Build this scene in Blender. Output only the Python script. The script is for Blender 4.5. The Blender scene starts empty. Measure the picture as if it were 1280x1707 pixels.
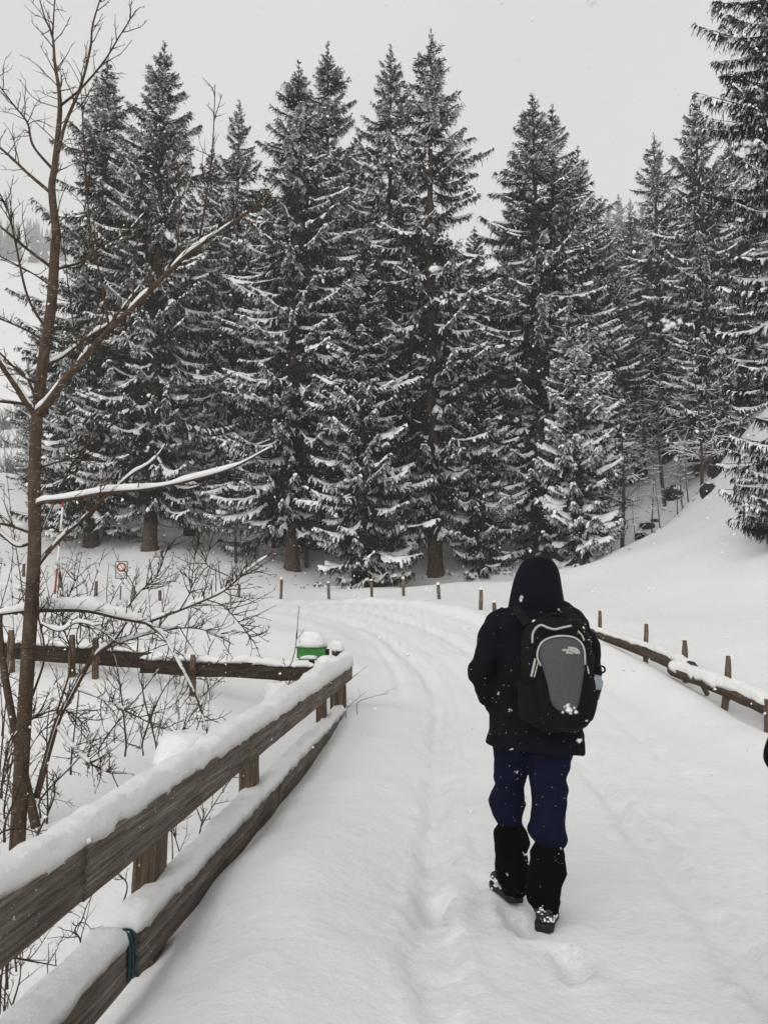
import bpy, bmesh, math, random
import numpy as np
from mathutils import Vector, Matrix

# ------------------------------------------------------------------ camera, sky, sun, exposure
SC = bpy.context.scene
COL = SC.collection
F_PX, CX, CY, HORIZON = 1290.0, 640.0, 853.5, 995.0      # photograph pixels (1280 x 1707)
PITCH = math.atan((HORIZON - CY) / F_PX)
CAM_Z = 1.52
cam_data = bpy.data.cameras.new('camera')
cam = bpy.data.objects.new('camera', cam_data); COL.objects.link(cam)
cam_data.sensor_fit = 'VERTICAL'; cam_data.sensor_height = 36.0
cam_data.lens = 36.0 * F_PX / 1707.0
cam_data.clip_start = 0.05; cam_data.clip_end = 2000
cam.location = (0, 0, CAM_Z); cam.rotation_euler = (math.pi / 2 + PITCH, 0, 0)
cam_data.dof.use_dof = True; cam_data.dof.focus_distance = 7.0; cam_data.dof.aperture_fstop = 9.0
SC.camera = cam

world = bpy.data.worlds.new('World'); SC.world = world; world.use_nodes = True
wn = world.node_tree.nodes; wl = world.node_tree.links
sky = wn.new('ShaderNodeTexSky'); sky.sky_type = 'NISHITA'; sky.sun_disc = False
SUN_EL, SUN_AZ = math.radians(30), math.radians(205)
sky.sun_elevation = SUN_EL; sky.sun_rotation = SUN_AZ; sky.dust_density = 4.0; sky.air_density = 1.0
hs = wn.new('ShaderNodeHueSaturation'); hs.inputs['Saturation'].default_value = 0.05
wmix = wn.new('ShaderNodeMix'); wmix.data_type = 'RGBA'
wmix.inputs[0].default_value = 0.88
wmix.inputs[7].default_value = (6.5, 6.5, 6.44, 1)          # even cloud cover
cl = wn.new('ShaderNodeTexNoise'); cl.inputs['Scale'].default_value = 2.2; cl.inputs['Detail'].default_value = 5
clr = wn.new('ShaderNodeValToRGB'); clr.color_ramp.elements[0].position = .3; clr.color_ramp.elements[1].position = .7
clr.color_ramp.elements[0].color = (.94, .94, .94, 1); clr.color_ramp.elements[1].color = (1.05, 1.05, 1.05, 1)
wtc = wn.new('ShaderNodeTexCoord'); wl.new(wtc.outputs['Generated'], cl.inputs['Vector']); wl.new(cl.outputs['Fac'], clr.inputs[0])
cmul = wn.new('ShaderNodeMix'); cmul.data_type = 'RGBA'; cmul.blend_type = 'MULTIPLY'; cmul.inputs[0].default_value = 1.0
wl.new(sky.outputs[0], hs.inputs['Color']); wl.new(hs.outputs[0], wmix.inputs[6])
wl.new(wmix.outputs[2], cmul.inputs[6]); wl.new(clr.outputs[0], cmul.inputs[7])
bg = wn['Background']; wl.new(cmul.outputs[2], bg.inputs['Color']); bg.inputs['Strength'].default_value = 0.113

sun_data = bpy.data.lights.new('sun', 'SUN'); sun_data.energy = 1.25; sun_data.angle = math.radians(60)
sun_data.color = (1.0, 0.985, 0.965)
sun = bpy.data.objects.new('sun', sun_data); COL.objects.link(sun)
sd = Vector((math.sin(SUN_AZ) * math.cos(SUN_EL), math.cos(SUN_AZ) * math.cos(SUN_EL), math.sin(SUN_EL)))
sun.rotation_euler = sd.to_track_quat('Z', 'Y').to_euler(); sun.location = (0, 0, 60)

SC.view_settings.view_transform = 'Standard'; SC.view_settings.look = 'None'
SC.view_settings.exposure = 0.10; SC.view_settings.gamma = 1.0; SC.view_settings.use_curve_mapping = False
SC.render.engine = 'CYCLES'
cy = SC.cycles
cy.use_denoising = True
cy.max_bounces = 5; cy.diffuse_bounces = 3; cy.glossy_bounces = 2; cy.transmission_bounces = 4
cy.volume_bounces = 1; cy.transparent_max_bounces = 6
cy.caustics_reflective = False; cy.caustics_refractive = False
cy.sample_clamp_indirect = 4.0

random.seed(4)
RNG = np.random.default_rng(4)

def at(px, py, D):
    """world point seen at photograph pixel (px, py) standing D metres ahead"""
    r, u = (px - CX) / F_PX, -(py - CY) / F_PX
    c, s = math.cos(PITCH), math.sin(PITCH)
    Y, Z = c - u * s, s + u * c
    k = D / Y
    return Vector((r * k, D, CAM_Z + Z * k))

# ------------------------------------------------------------------ helpers
def tag(o, label=None, cat=None, group=None, kind=None):
    if label: o['label'] = label
    if cat: o['category'] = cat
    if group: o['group'] = group
    if kind: o['kind'] = kind
    return o

def empty(name, loc, label, cat, group=None):
    o = bpy.data.objects.new(name, None); COL.objects.link(o)
    o.location = loc; o.empty_display_size = 0.1
    return tag(o, label, cat, group)

def np_mesh(name, V, quads=None, tris=None, mats=(), smooth=False):
    me = bpy.data.meshes.new(name)
    V = np.asarray(V, dtype=np.float32).reshape(-1, 3)
    quads = np.zeros((0, 4), np.int32) if quads is None or len(quads) == 0 else np.asarray(quads, np.int32).reshape(-1, 4)
    tris = np.zeros((0, 3), np.int32) if tris is None or len(tris) == 0 else np.asarray(tris, np.int32).reshape(-1, 3)
    nq, nt = len(quads), len(tris)
    me.vertices.add(len(V)); me.vertices.foreach_set('co', V.ravel())
    me.loops.add(nq * 4 + nt * 3)
    me.loops.foreach_set('vertex_index', np.concatenate([quads.ravel(), tris.ravel()]))
    me.polygons.add(nq + nt)
    st = np.concatenate([np.arange(nq) * 4, nq * 4 + np.arange(nt) * 3]).astype(np.int32)
    me.polygons.foreach_set('loop_start', st)
    if smooth: me.polygons.foreach_set('use_smooth', np.ones(nq + nt, bool))
    for m in mats: me.materials.append(m)
    me.update(calc_edges=True); me.validate()
    return me

def link(name, me, parent=None, loc=None):
    o = bpy.data.objects.new(name, me); COL.objects.link(o)
    if parent is not None: o.parent = parent
    if loc is not None: o.location = loc
    return o

class MB:
    """collects geometry of one part"""
    def __init__(s): s.V = []; s.Q = []; s.T = []; s.n = 0
    def add(s, v, q=None, t=None):
        v = np.asarray(v, float).reshape(-1, 3)
        if q is not None and len(q): s.Q.append(np.asarray(q, int).reshape(-1, 4) + s.n)
        if t is not None and len(t): s.T.append(np.asarray(t, int).reshape(-1, 3) + s.n)
        s.V.append(v); s.n += len(v)
    def mesh(s, name, mats=(), smooth=False, origin=(0, 0, 0)):
        V = np.concatenate(s.V) - np.array(origin)
        return np_mesh(name, V, np.concatenate(s.Q) if s.Q else None, np.concatenate(s.T) if s.T else None, mats, smooth)
    def build(s, name, mat, parent=None, smooth=False, origin=(0, 0, 0)):
        me = s.mesh(name, mat if isinstance(mat, (list, tuple)) else [mat], smooth, origin)
        return link(name, me, parent)
    def tube(s, P, R, n=6, cap=True):
        P = np.asarray(P, float); R = np.asarray(R, float)
        m = len(P)
        Tn = np.gradient(P, axis=0); Tn /= np.linalg.norm(Tn, axis=1)[:, None] + 1e-9
        ref = np.array([0.31, 0.22, 0.92]) if abs(Tn[0, 2]) < .8 else np.array([0.9, .3, .1])
        A = np.cross(Tn, ref); A /= np.linalg.norm(A, axis=1)[:, None] + 1e-9
        B = np.cross(Tn, A)
        a = np.arange(n) * 2 * np.pi / n
        ring = P[:, None] + R[:, None, None] * (np.cos(a)[None, :, None] * A[:, None] + np.sin(a)[None, :, None] * B[:, None])
        i = np.arange(m - 1)[:, None] * n; j = np.arange(n)[None]; k = (j + 1) % n
        q = np.stack([i + j, i + k, i + n + k, i + n + j], -1).reshape(-1, 4)
        v = ring.reshape(-1, 3); t = []
        if cap:
            v = np.concatenate([v, P[:1], P[-1:]])
            for c in range(n):
                t.append((m * n, (c + 1) % n, c)); t.append((m * n + 1, (m - 1) * n + c, (m - 1) * n + (c + 1) % n))
        s.add(v, q, t)
    def loft(s, rings, cap=True, closed=True):
        R = np.asarray(rings, float); m, n = R.shape[:2]
        i = np.arange(m - 1)[:, None] * n; j = np.arange(n if closed else n - 1)[None]; k = (j + 1) % n
        q = np.stack([i + j, i + k, i + n + k, i + n + j], -1).reshape(-1, 4)
        v = R.reshape(-1, 3); t = []
        if cap:
            v = np.concatenate([v, R[0].mean(0)[None], R[-1].mean(0)[None]])
            for c in range(n):
                t.append((m * n, (c + 1) % n, c)); t.append((m * n + 1, (m - 1) * n + c, (m - 1) * n + (c + 1) % n))
        s.add(v, q, t)

def catmull(P, per=6):
    P = np.asarray(P, float)
    if len(P) < 3: 
        t = np.linspace(0, 1, per + 1)[:, None]; return P[0] * (1 - t) + P[-1] * t
    E = np.concatenate([2 * P[:1] - P[1:2], P, 2 * P[-1:] - P[-2:-1]])
    out = []
    for i in range(1, len(E) - 2):
        p0, p1, p2, p3 = E[i - 1:i + 3]
        for t in np.arange(per) / per:
            out.append(.5 * ((2 * p1) + (p2 - p0) * t + (2 * p0 - 5 * p1 + 4 * p2 - p3) * t * t + (3 * p1 - p0 - 3 * p2 + p3) * t ** 3))
    out.append(P[-1]); return np.array(out)

def _hash(ix, iy, seed):
    h = (ix.astype(np.int64) * 374761393 + iy.astype(np.int64) * 668265263 + seed * 974711) & 0x7fffffff
    h = ((h ^ (h >> 13)) * 1274126177) & 0x7fffffff
    return ((h ^ (h >> 16)) & 0xffff) / 65535.0

def vnoise(x, y, seed=0):
    x = np.asarray(x, float); y = np.asarray(y, float)
    ix = np.floor(x); iy = np.floor(y); fx = x - ix; fy = y - iy
    fx = fx * fx * fx * (fx * (fx * 6 - 15) + 10); fy = fy * fy * fy * (fy * (fy * 6 - 15) + 10)
    a = _hash(ix, iy, seed); b = _hash(ix + 1, iy, seed); c = _hash(ix, iy + 1, seed); d = _hash(ix + 1, iy + 1, seed)
    return (a * (1 - fx) + b * fx) * (1 - fy) + (c * (1 - fx) + d * fx) * fy - .5

def fbm(x, y, seed=0, o=3):
    r = 0; a = 1.0
    for k in range(o):
        r = r + a * vnoise(x * 2 ** k + 17.3 * k, y * 2 ** k - 9.1 * k, seed + k); a *= .5
    return r

def sstep(a, b, x):
    t = np.clip((x - a) / (b - a), 0, 1); return t * t * (3 - 2 * t)

# ------------------------------------------------------------------ materials
def mat(name):
    m = bpy.data.materials.new(name); m.use_nodes = True
    return m, m.node_tree.nodes, m.node_tree.links, m.node_tree.nodes['Principled BSDF']

def tex_noise(n, l, scale, detail=4, vec=None, rough=.55):
    t = n.new('ShaderNodeTexNoise'); t.inputs['Scale'].default_value = scale
    t.inputs['Detail'].default_value = detail; t.inputs['Roughness'].default_value = rough
    if vec is not None: l.new(vec, t.inputs['Vector'])
    return t

def ramp(n, l, fac, stops):
    r = n.new('ShaderNodeValToRGB'); e = r.color_ramp.elements
    while len(e) < len(stops): e.new(.5)
    for k, (p, c) in enumerate(stops): e[k].position = p; e[k].color = (*c, 1)
    l.new(fac, r.inputs[0]); return r

def bump(n, l, h, strength, dist, normal=None):
    b = n.new('ShaderNodeBump'); b.inputs['Strength'].default_value = strength; b.inputs['Distance'].default_value = dist
    l.new(h, b.inputs['Height'])
    if normal is not None: l.new(normal, b.inputs['Normal'])
    return b

def coords(n, l, scale=(1, 1, 1), which='Object'):
    tc = n.new('ShaderNodeTexCoord'); mp = n.new('ShaderNodeMapping'); mp.inputs['Scale'].default_value = scale
    l.new(tc.outputs[which], mp.inputs['Vector']); return mp.outputs[0]

def m_snow(name, col=(.80, .80, .795), fine=1.0, amt=.45):
    m, n, l, p = mat(name)
    v = coords(n, l)
    a = tex_noise(n, l, 14 * fine, 6, v, .62); b = tex_noise(n, l, 120 * fine, 4, v, .75)
    b1 = bump(n, l, a.outputs['Fac'], amt, .03 / fine); b2 = bump(n, l, b.outputs['Fac'], amt * 1.2, .006 / fine, b1.outputs[0])
    r = ramp(n, l, a.outputs['Fac'], [(.3, tuple(c * .975 for c in col)), (.7, col)])
    l.new(r.outputs[0], p.inputs['Base Color']); l.new(b2.outputs[0], p.inputs['Normal'])
    p.inputs['Roughness'].default_value = .7; p.inputs['Specular IOR Level'].default_value = .2
    return m

def m_plain(name, col, rough=.8, spec=.3, var=.25, scale=30, bmp=0.0, bscale=200, sheen=0.0):
    m, n, l, p = mat(name)
    v = coords(n, l); t = tex_noise(n, l, scale, 4, v)
    r = ramp(n, l, t.outputs['Fac'], [(.3, tuple(c * (1 - var) for c in col)), (.7, tuple(min(1, c * (1 + var)) for c in col))])
    l.new(r.outputs[0], p.inputs['Base Color'])
    p.inputs['Roughness'].default_value = rough; p.inputs['Specular IOR Level'].default_value = spec
    if sheen: p.inputs['Sheen Weight'].default_value = sheen; p.inputs['Sheen Roughness'].default_value = .6
    if bmp:
        t2 = tex_noise(n, l, bscale, 3, v); l.new(bump(n, l, t2.outputs['Fac'], bmp, .003).outputs[0], p.inputs['Normal'])
    return m

def m_wood(name, dark, mid, light, along='X', snowy=.0):
    """weathered timber, grain runs along local X"""
    m, n, l, p = mat(name)
    v = coords(n, l, (1.1, 24, 24)); v2 = coords(n, l, (2.2, 110, 110)); v3 = coords(n, l)
    a = tex_noise(n, l, 1.6, 6, v, .65); b = tex_noise(n, l, 1.5, 3, v2, .7); c = tex_noise(n, l, 2.2, 3, v3)
    r = ramp(n, l, a.outputs['Fac'], [(.28, dark), (.5, mid), (.74, light)])
    r2 = ramp(n, l, b.outputs['Fac'], [(.38, (.25, .235, .22)), (.56, (1, 1, 1))])
    r3 = ramp(n, l, c.outputs['Fac'], [(.35, (.72, .66, .6)), (.65, (1.0, 1.0, 1.0))])
    mx = n.new('ShaderNodeMix'); mx.data_type = 'RGBA'; mx.blend_type = 'MULTIPLY'; mx.inputs[0].default_value = .75
    mx2 = n.new('ShaderNodeMix'); mx2.data_type = 'RGBA'; mx2.blend_type = 'MULTIPLY'; mx2.inputs[0].default_value = .8
    l.new(r.outputs[0], mx.inputs[6]); l.new(r2.outputs[0], mx.inputs[7])
    l.new(mx.outputs[2], mx2.inputs[6]); l.new(r3.outputs[0], mx2.inputs[7])
    out = mx2.outputs[2]
    # frost dust caught in the grain
    d = tex_noise(n, l, 55, 4, v3, .75); rd = ramp(n, l, d.outputs['Fac'], [(.655, (0, 0, 0)), (.70, (1, 1, 1))])
    mx3 = n.new('ShaderNodeMix'); mx3.data_type = 'RGBA'
    mul = n.new('ShaderNodeMath'); mul.operation = 'MULTIPLY'; mul.inputs[1].default_value = snowy
    l.new(rd.outputs[0], mul.inputs[0]); l.new(mul.outputs[0], mx3.inputs[0])
    l.new(out, mx3.inputs[6]); mx3.inputs[7].default_value = (.8, .8, .79, 1)
    l.new(mx3.outputs[2], p.inputs['Base Color'])
    b1 = bump(n, l, b.outputs['Fac'], .7, .006); b2 = bump(n, l, a.outputs['Fac'], .5, .012, b1.outputs[0])
    l.new(b2.outputs[0], p.inputs['Normal'])
    p.inputs['Roughness'].default_value = .85; p.inputs['Specular IOR Level'].default_value = .2
    return m

def m_bark(name, dark, light, sc=(1, 1, .25), scale=14, lenticel=False):
    m, n, l, p = mat(name)
    v = coords(n, l, sc); a = tex_noise(n, l, scale, 6, v, .65)
    r = ramp(n, l, a.outputs['Fac'], [(.32, dark), (.68, light)])
    out = r.outputs[0]
    if lenticel:
        v2 = coords(n, l, (1, 1, 6)); b = tex_noise(n, l, 22, 2, v2, .5)
        rb = ramp(n, l, b.outputs['Fac'], [(.64, (0, 0, 0)), (.69, (1, 1, 1))])
        mx = n.new('ShaderNodeMix'); mx.data_type = 'RGBA'; mx.inputs[7].default_value = (.30, .26, .22, 1)
        l.new(rb.outputs[0], mx.inputs[0]); l.new(out, mx.inputs[6]); out = mx.outputs[2]
    l.new(out, p.inputs['Base Color']); l.new(bump(n, l, a.outputs['Fac'], .6, .02).outputs[0], p.inputs['Normal'])
    p.inputs['Roughness'].default_value = .9; p.inputs['Specular IOR Level'].default_value = .15
    return m

M = {}
M['snow'] = m_snow('snow')
M['snow_cap'] = m_snow('snow_cap', fine=1.6, amt=.75)
M['snow_tree'] = m_plain('snow_on_boughs', (.86, .857, .85), .8, .1, .03, 3)
M['needle'] = m_plain('spruce_needles', (.0115, .0135, .0105), .8, .15, .35, 1.5)
M['needle_b'] = m_plain('spruce_needles_bluish', (.016, .019, .0165), .75, .15, .35, 1.5)
M['bark'] = m_bark('spruce_bark', (.035, .026, .02), (.105, .078, .06), (1, 1, .3), 9)
M['twig'] = m_plain('dead_twigs', (.045, .035, .028), .9, .1, .3, 5)
M['bark_young'] = m_bark('young_bark', (.045, .030, .020), (.10, .07, .048), (1, 1, .4), 20, True)
M['twig_brown'] = m_plain('brown_twigs', (.055, .038, .027), .85, .15, .35, 12)
M['wood'] = m_wood('weathered_planks', (.06, .049, .041), (.165, .138, .115), (.32, .28, .245), snowy=.9)
M['wood_post'] = m_wood('post_timber', (.05, .037, .027), (.14, .104, .074), (.25, .195, .145), snowy=.6)
M['wood_dark'] = m_wood('wet_dark_beam', (.018, .013, .010), (.05, .037, .028), (.10, .076, .06), snowy=1.0)
M['wood_log'] = m_wood('fence_log', (.028, .02, .014), (.085, .06, .042), (.17, .135, .10), snowy=.8)
M['stake'] = m_wood('stake_wood', (.06, .042, .03), (.17, .122, .088), (.30, .235, .18), snowy=.4)
M['rock'] = m_plain('wet_rock', (.022, .020, .018), .7, .3, .5, 4, .8, 12)
M['flake'] = m_plain('snowflakes', (.88, .88, .87), .8, .1, .02, 3)
def octa(c, r, g):
    v = np.array([(1, 0, 0), (-1, 0, 0), (0, 1, 0), (0, -1, 0), (0, 0, 1), (0, 0, -1)], float)
    v = v * g.uniform(.6, 1.3, (6, 1)) * r + g.normal(0, .2, (6, 3)) * r + c
    return v
OCT = np.array([(0, 2, 4), (2, 1, 4), (1, 3, 4), (3, 0, 4), (2, 0, 5), (1, 2, 5), (3, 1, 5), (0, 3, 5)])
def norm(a): return a / (np.linalg.norm(a, axis=-1, keepdims=True) + 1e-9)
# ------------------------------------------------------------------ terrain
ANG = math.atan((752 - CX) / F_PX)                  # heading of the bridge railing
SA, CA = math.sin(ANG), math.cos(ANG)
def rail(X, s, z):                                   # railing frame (X right, s ahead) -> world
    return Vector((X * CA + s * SA, -X * SA + s * CA, z))

ctrl = []
def cp(x, y, z): ctrl.append((x, y, z))
def cpx(px, py, D, dz=0.0):
    p = at(px, py, D); ctrl.append((p.x, p.y, p.z + dz))
for s in (-8, -4, 0, 2, 4, 6, 8):
    for X in (-1.15, .4, 2.0, 3.6):
        p = rail(X, s, 0); cp(p.x, p.y, .0 if s < 8 else .04)
for (X, s, z) in ((-2.1, -4, -.6), (-2.1, 0, -.55), (-2.0, 2, -.5), (-2.0, 4, -.42), (-1.9, 6, -.2), (-1.7, 8, .02), (-1.5, 9.5, .12)):
    p = rail(X, s, z); cp(p.x, p.y, z)
for c in ((-2.6, 5.6, -.3), (-4, 1, -.7), (-4.5, 4, -.45), (-3, 7, .05), (-2.2, 9.2, .3), (-3.4, 9.2, .5), (-6, 9.4, .75), (-7, 5, .1), (-14, 6, .8),
          (-14, 0, .4), (-8, -6, -.3), (-25, 8, 2.0), (-40, 0, 3), (-60, 30, 6),
          (.7, 10, .12), (-.6, 10.5, .2), (2.6, 10, .13), (1.3, 14, .42), (-.6, 14, .48), (.3, 18.5, .85), (-1.4, 18, .85), (-2.5, 22.5, 1.2), (-6.5, 25, 1.34), (-12, 26.5, 1.5), (-20, 27, 1.9), (-40, 27, 3.0),
          (4.75, 8.5, .06), (4.7, 9.5, .13), (4.64, 10.5, .27), (4.5, 11.5, .40), (4.4, 13, .56), (4.2, 15, .70), (4.1, 17, .9), (3.2, 12, .27), (2.9, 15, .52), (2.4, 18, .85),
          (6, 3, .05), (6, 6, .15), (9, 2, .5), (14, 4, 2), (14, -5, 1), (30, 0, 6), (60, 10, 18)):
    cp(*c)
for c in ((400, 1050, 14), (250, 1036, 15.5), (100, 1028, 18), (520, 1060, 14),
          (1280, 1100, 12), (1280, 1010, 16), (1250, 950, 19), (1100, 1000, 19), (960, 990, 22), (880, 985, 24),
          (800, 1016, 20), (733, 998, 22.5), (673, 992, 24.5), (620, 994, 26), (549, 996, 27), (468, 997, 27.5), (398, 997, 28), (268, 1004, 28.5), (160, 996, 29), (102, 982, 29.5), (40, 963, 30),
          (560, 981, 29.5), (700, 974, 28.5), (800, 968, 28), (870, 962, 28), (1000, 937, 29), (1060, 915, 30), (1110, 878, 31), (1190, 788, 34), (1240, 735, 37), (1330, 640, 43)):
    cpx(*c)
# forest floor behind the crest
for c in ((850, 968, 33, -.5), (950, 950, 33, -.5), (1040, 925, 35, -.8), (1110, 885, 37, -.8), (1190, 805, 41, -1.2),
          (485, 945, 36), (600, 973, 32), (718, 957, 36), (245, 921, 37), (150, 906, 39), (375, 857, 46), (893, 932, 37), (970, 941, 33),
          (50, 880, 40), (1080, 852, 42), (1120, 765, 52), (1190, 690, 60), (640, 850, 48), (450, 800, 60), (700, 780, 62), (900, 800, 56), (250, 800, 58)):
    cpx(*c)
for c in ((0, 795, 52), (-120, 800, 52), (40, 800, 62, -4), (-120, 800, 64, -4), (30, 700, 130), (-150, 700, 130), (250, 700, 120), (30, 560, 260), (-150, 580, 260), (250, 600, 240), (30, 465, 420), (-200, 470, 420), (250, 500, 400),
          (30, 420, 600), (-250, 420, 600), (400, 470, 600), (640, 720, 110), (640, 600, 220), (700, 500, 400), (1000, 650, 110), (1000, 560, 200), (1000, 480, 400), (1280, 600, 100), (1400, 520, 200), (1500, 420, 400),
          (30, 400, 850), (1000, 430, 850), (-300, 400, 850), (1500, 380, 850)):
    cpx(*c)
CT = np.array(ctrl)
def _U(r2): return .5 * r2 * np.log(r2 + 1e-9)
_SCL = 20.0
_A = CT[:, :2] / _SCL
_K = _U(((_A[:, None] - _A[None]) ** 2).sum(-1)) + np.eye(len(CT)) * 2e-4
_P = np.concatenate([np.ones((len(CT), 1)), _A], 1)
_L = np.block([[_K, _P], [_P.T, np.zeros((3, 3))]])
_W = np.linalg.solve(_L, np.concatenate([CT[:, 2], np.zeros(3)]))

CENTER = catmull([(.3, -10), (.55, -4), (.75, 0), (1.05, 4), (1.35, 8), (1.5, 11), (1.25, 14.5), (.2, 18.5), (-2.4, 22.3), (-6.5, 24.8), (-12, 26), (-20, 26.6), (-40, 27), (-70, 28)], 12)

def road_coord(x, y):
    """signed offset from the road's centre line (right positive) and arc length"""
    C = CENTER; seg = C[1:] - C[:-1]; L = np.linalg.norm(seg, axis=1); acc = np.concatenate([[0], np.cumsum(L)])
    best = np.full(x.shape, 1e9); off = np.zeros(x.shape); arc = np.zeros(x.shape)
    for i in range(len(seg)):
        dx, dy = x - C[i, 0], y - C[i, 1]
        t = np.clip((dx * seg[i, 0] + dy * seg[i, 1]) / L[i] ** 2, 0, 1)
        ex, ey = dx - t * seg[i, 0], dy - t * seg[i, 1]; d = ex * ex + ey * ey
        sgn = np.sign(seg[i, 1] * dx - seg[i, 0] * dy)
        mk = d < best
        best = np.where(mk, d, best); off = np.where(mk, sgn * np.sqrt(d), off); arc = np.where(mk, acc[i] + t * L[i], arc)
    return off, arc

def groove(d, c, w, depth):
    g = (d - c) / w
    return -depth * np.exp(-g ** 2) + depth * .45 * (np.exp(-((g - 1.7) / .7) ** 2) + np.exp(-((g + 1.7) / .7) ** 2))

def rut(d, c, w, depth, e, n):
    """flat bottomed wheel rut with broken edges"""
    g = np.abs(d - c) + n
    return -depth * sstep(w + e, w - e, g) + depth * .5 * np.exp(-((g - w - e * 1.3) / (e * 1.1)) ** 2)

def height(x, y):
    x = np.asarray(x, float); y = np.asarray(y, float); shp = x.shape; x = x.ravel(); y = y.ravel()
    z = np.zeros(len(x))
    for k in range(0, len(x), 40000):
        q = np.stack([x[k:k + 40000], y[k:k + 40000]], -1) / _SCL
        r2 = ((q[:, None] - _A[None]) ** 2).sum(-1)
        z[k:k + 40000] = _U(r2) @ _W[:-3] + _W[-3] + q @ _W[-2:]
    X = x * CA - y * SA; s = x * SA + y * CA
    near = (np.abs(x) < 40) & (y < 34) & (y > -12)
    off = np.full(len(x), 99.); arc = np.zeros(len(x))
    off[near], arc[near] = road_coord(x[near], y[near])
    # large soft relief away from the road
    away = sstep(1.5, 6, np.abs(off))
    z += away * fbm(x / 9, y / 9, 3) * .35 * np.clip(y / 25 + .3, 0, 2) + sstep(40, 120, y) * fbm(x / 30, y / 30, 8) * 2.5
    z += away * fbm(x / 2.2, y / 2.2, 5, 2) * .09
    z += fbm(x / .8, y / .8, 6, 3) * .028 + fbm(x / .22, y / .22, 7, 2) * .010
    # drift along the railing and right hand drift before the log fence
    inb = sstep(10.5, 9.0, s)
    z += inb * (.11 * np.exp(-((X + .78) / .30) ** 2) + .075 * np.exp(-((X + 1.2) / .2) ** 2)) * (1 + .35 * fbm(s / .9, X, 9, 2))
    z += inb * sstep(-1.25, -1.05, X) * .04 * sstep(-.15, -.6, X)
    fx = x - 4.5; fin = sstep(5, 8, y) * sstep(19, 16, y)
    z += fin * (.14 * np.exp(-((fx + .75) / .3) ** 2) * (1 + .8 * vnoise(y / 1.1, x * 0, 12)) - .22 * np.exp(-((fx - .05) / .28) ** 2))
    # ruts
    wob = fbm(arc / 2.6, arc * 0, 21, 2) * .10
    mod = .75 + .8 * vnoise(arc / .5, off * 3, 22)
    rough = sstep(.35, .0, np.abs(np.abs(off + wob - .18) - .82)) 
    far = sstep(9, 15, arc - 8)
    z += (groove(off + wob, -.84, .15, .030) + groove(off + wob * 1.2, -.70, .035, .022) * np.clip(vnoise(arc / .7, off * 0, 55) * 4 + .6, 0, 1.3) + groove(off + wob, -.30, .07, .010) + groove(off + wob, .50, .16, .026) + groove(off + wob * 1.5, 1.05, .06, .014) + groove(off + wob * .6, .64, .03, .018) * np.clip(vnoise(arc / .6, off * 0, 56) * 4 + .5, 0, 1.3)) * mod * sstep(2.6, 2.2, np.abs(off)) * (.8 + .9 * far)
    en = fbm(x / .07, y / .07, 71, 2) * .05 + fbm(x / .25, y / .25, 72, 2) * .06
    nr = sstep(3.0, 2.4, np.abs(off)) * np.clip(.75 + 1.1 * vnoise(arc / 1.3, off * 1.2, 73), .55, 1.4)
    z += nr * (rut(off + wob, -.82, .085, .046, .026, en) + rut(off + wob * 1.3, -.58, .04, .018, .018, en) + rut(off + wob, .50, .09, .048, .026, en) + rut(off - wob * .5, .80, .045, .022, .02, en) + rut(off + wob * .5, 1.30, .08, .036, .024, en))
    z += far * (groove(off - wob + en, -1.25, .07, .035) + groove(off + wob * 2 + en, .25, .08, .03) + groove(off + en, 1.75, .12, .05) + .10 * np.exp(-((off - 2.25) / .3) ** 2) + .07 * np.exp(-((off + 1.9) / .3) ** 2)) * mod * (np.abs(off) < 4)
    z += np.exp(-((np.abs(off + .16) - .66) / .25) ** 2) * (np.abs(off) < 3) * fbm(x / .09, y / .09, 31, 3) * .020
    # trodden patches where people walked
    for (fx_, fy_, a_) in FOOT:
        ca_, sa_ = math.cos(a_), math.sin(a_)
        dx, dy = x - fx_, y - fy_
        mk = (np.abs(dx) < .4) & (np.abs(dy) < .4)
        if mk.any():
            nz = .35 * fbm(x[mk] / .06, y[mk] / .06, 44, 2); u = (dx[mk] * ca_ - dy[mk] * sa_) / .058 + nz; v = (dx[mk] * sa_ + dy[mk] * ca_) / .14 + nz
            r = u ** 4 + v ** 4
            z[mk] += -.036 * sstep(1.5, .7, r) + .012 * np.exp(-((np.sqrt(np.sqrt(r)) - 1.35) / .3) ** 2) * (1 + vnoise(x[mk] / .05, y[mk] / .05, 3))
    return z.reshape(shp)

FOOT = [(.24, 3.95, .1)]
for k in range(7, 9):
    s_ = .9 + k * .36
    FOOT.append((.50 + .028 * k + (.09 if k % 2 else -.09) + random.uniform(-.03, .03), s_, random.uniform(-.12, .12)))
for k in range(0):
    FOOT.append((1.55 + (.10 if k % 2 else -.10), .8 + k * .38, random.uniform(-.1, .1)))

def axis(lo, hi, c, h0, n):
    # spacing h0 at c, growing outward
    def side(L, m):
        a, b = .001, 20.0
        for _ in range(80):
            g = (a + b) / 2
            if h0 * m / g * math.sinh(g) / 1.0 > L: b = g
            else: a = g
        t = np.arange(1, m + 1) / m
        return h0 * m / g * np.sinh(g * t)
    m1 = int(n * .45); m2 = n - m1
    A = side(c - lo, m1); B = side(hi - c, m2)
    return np.concatenate([(c - A)[::-1], [c], c + B])

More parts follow.
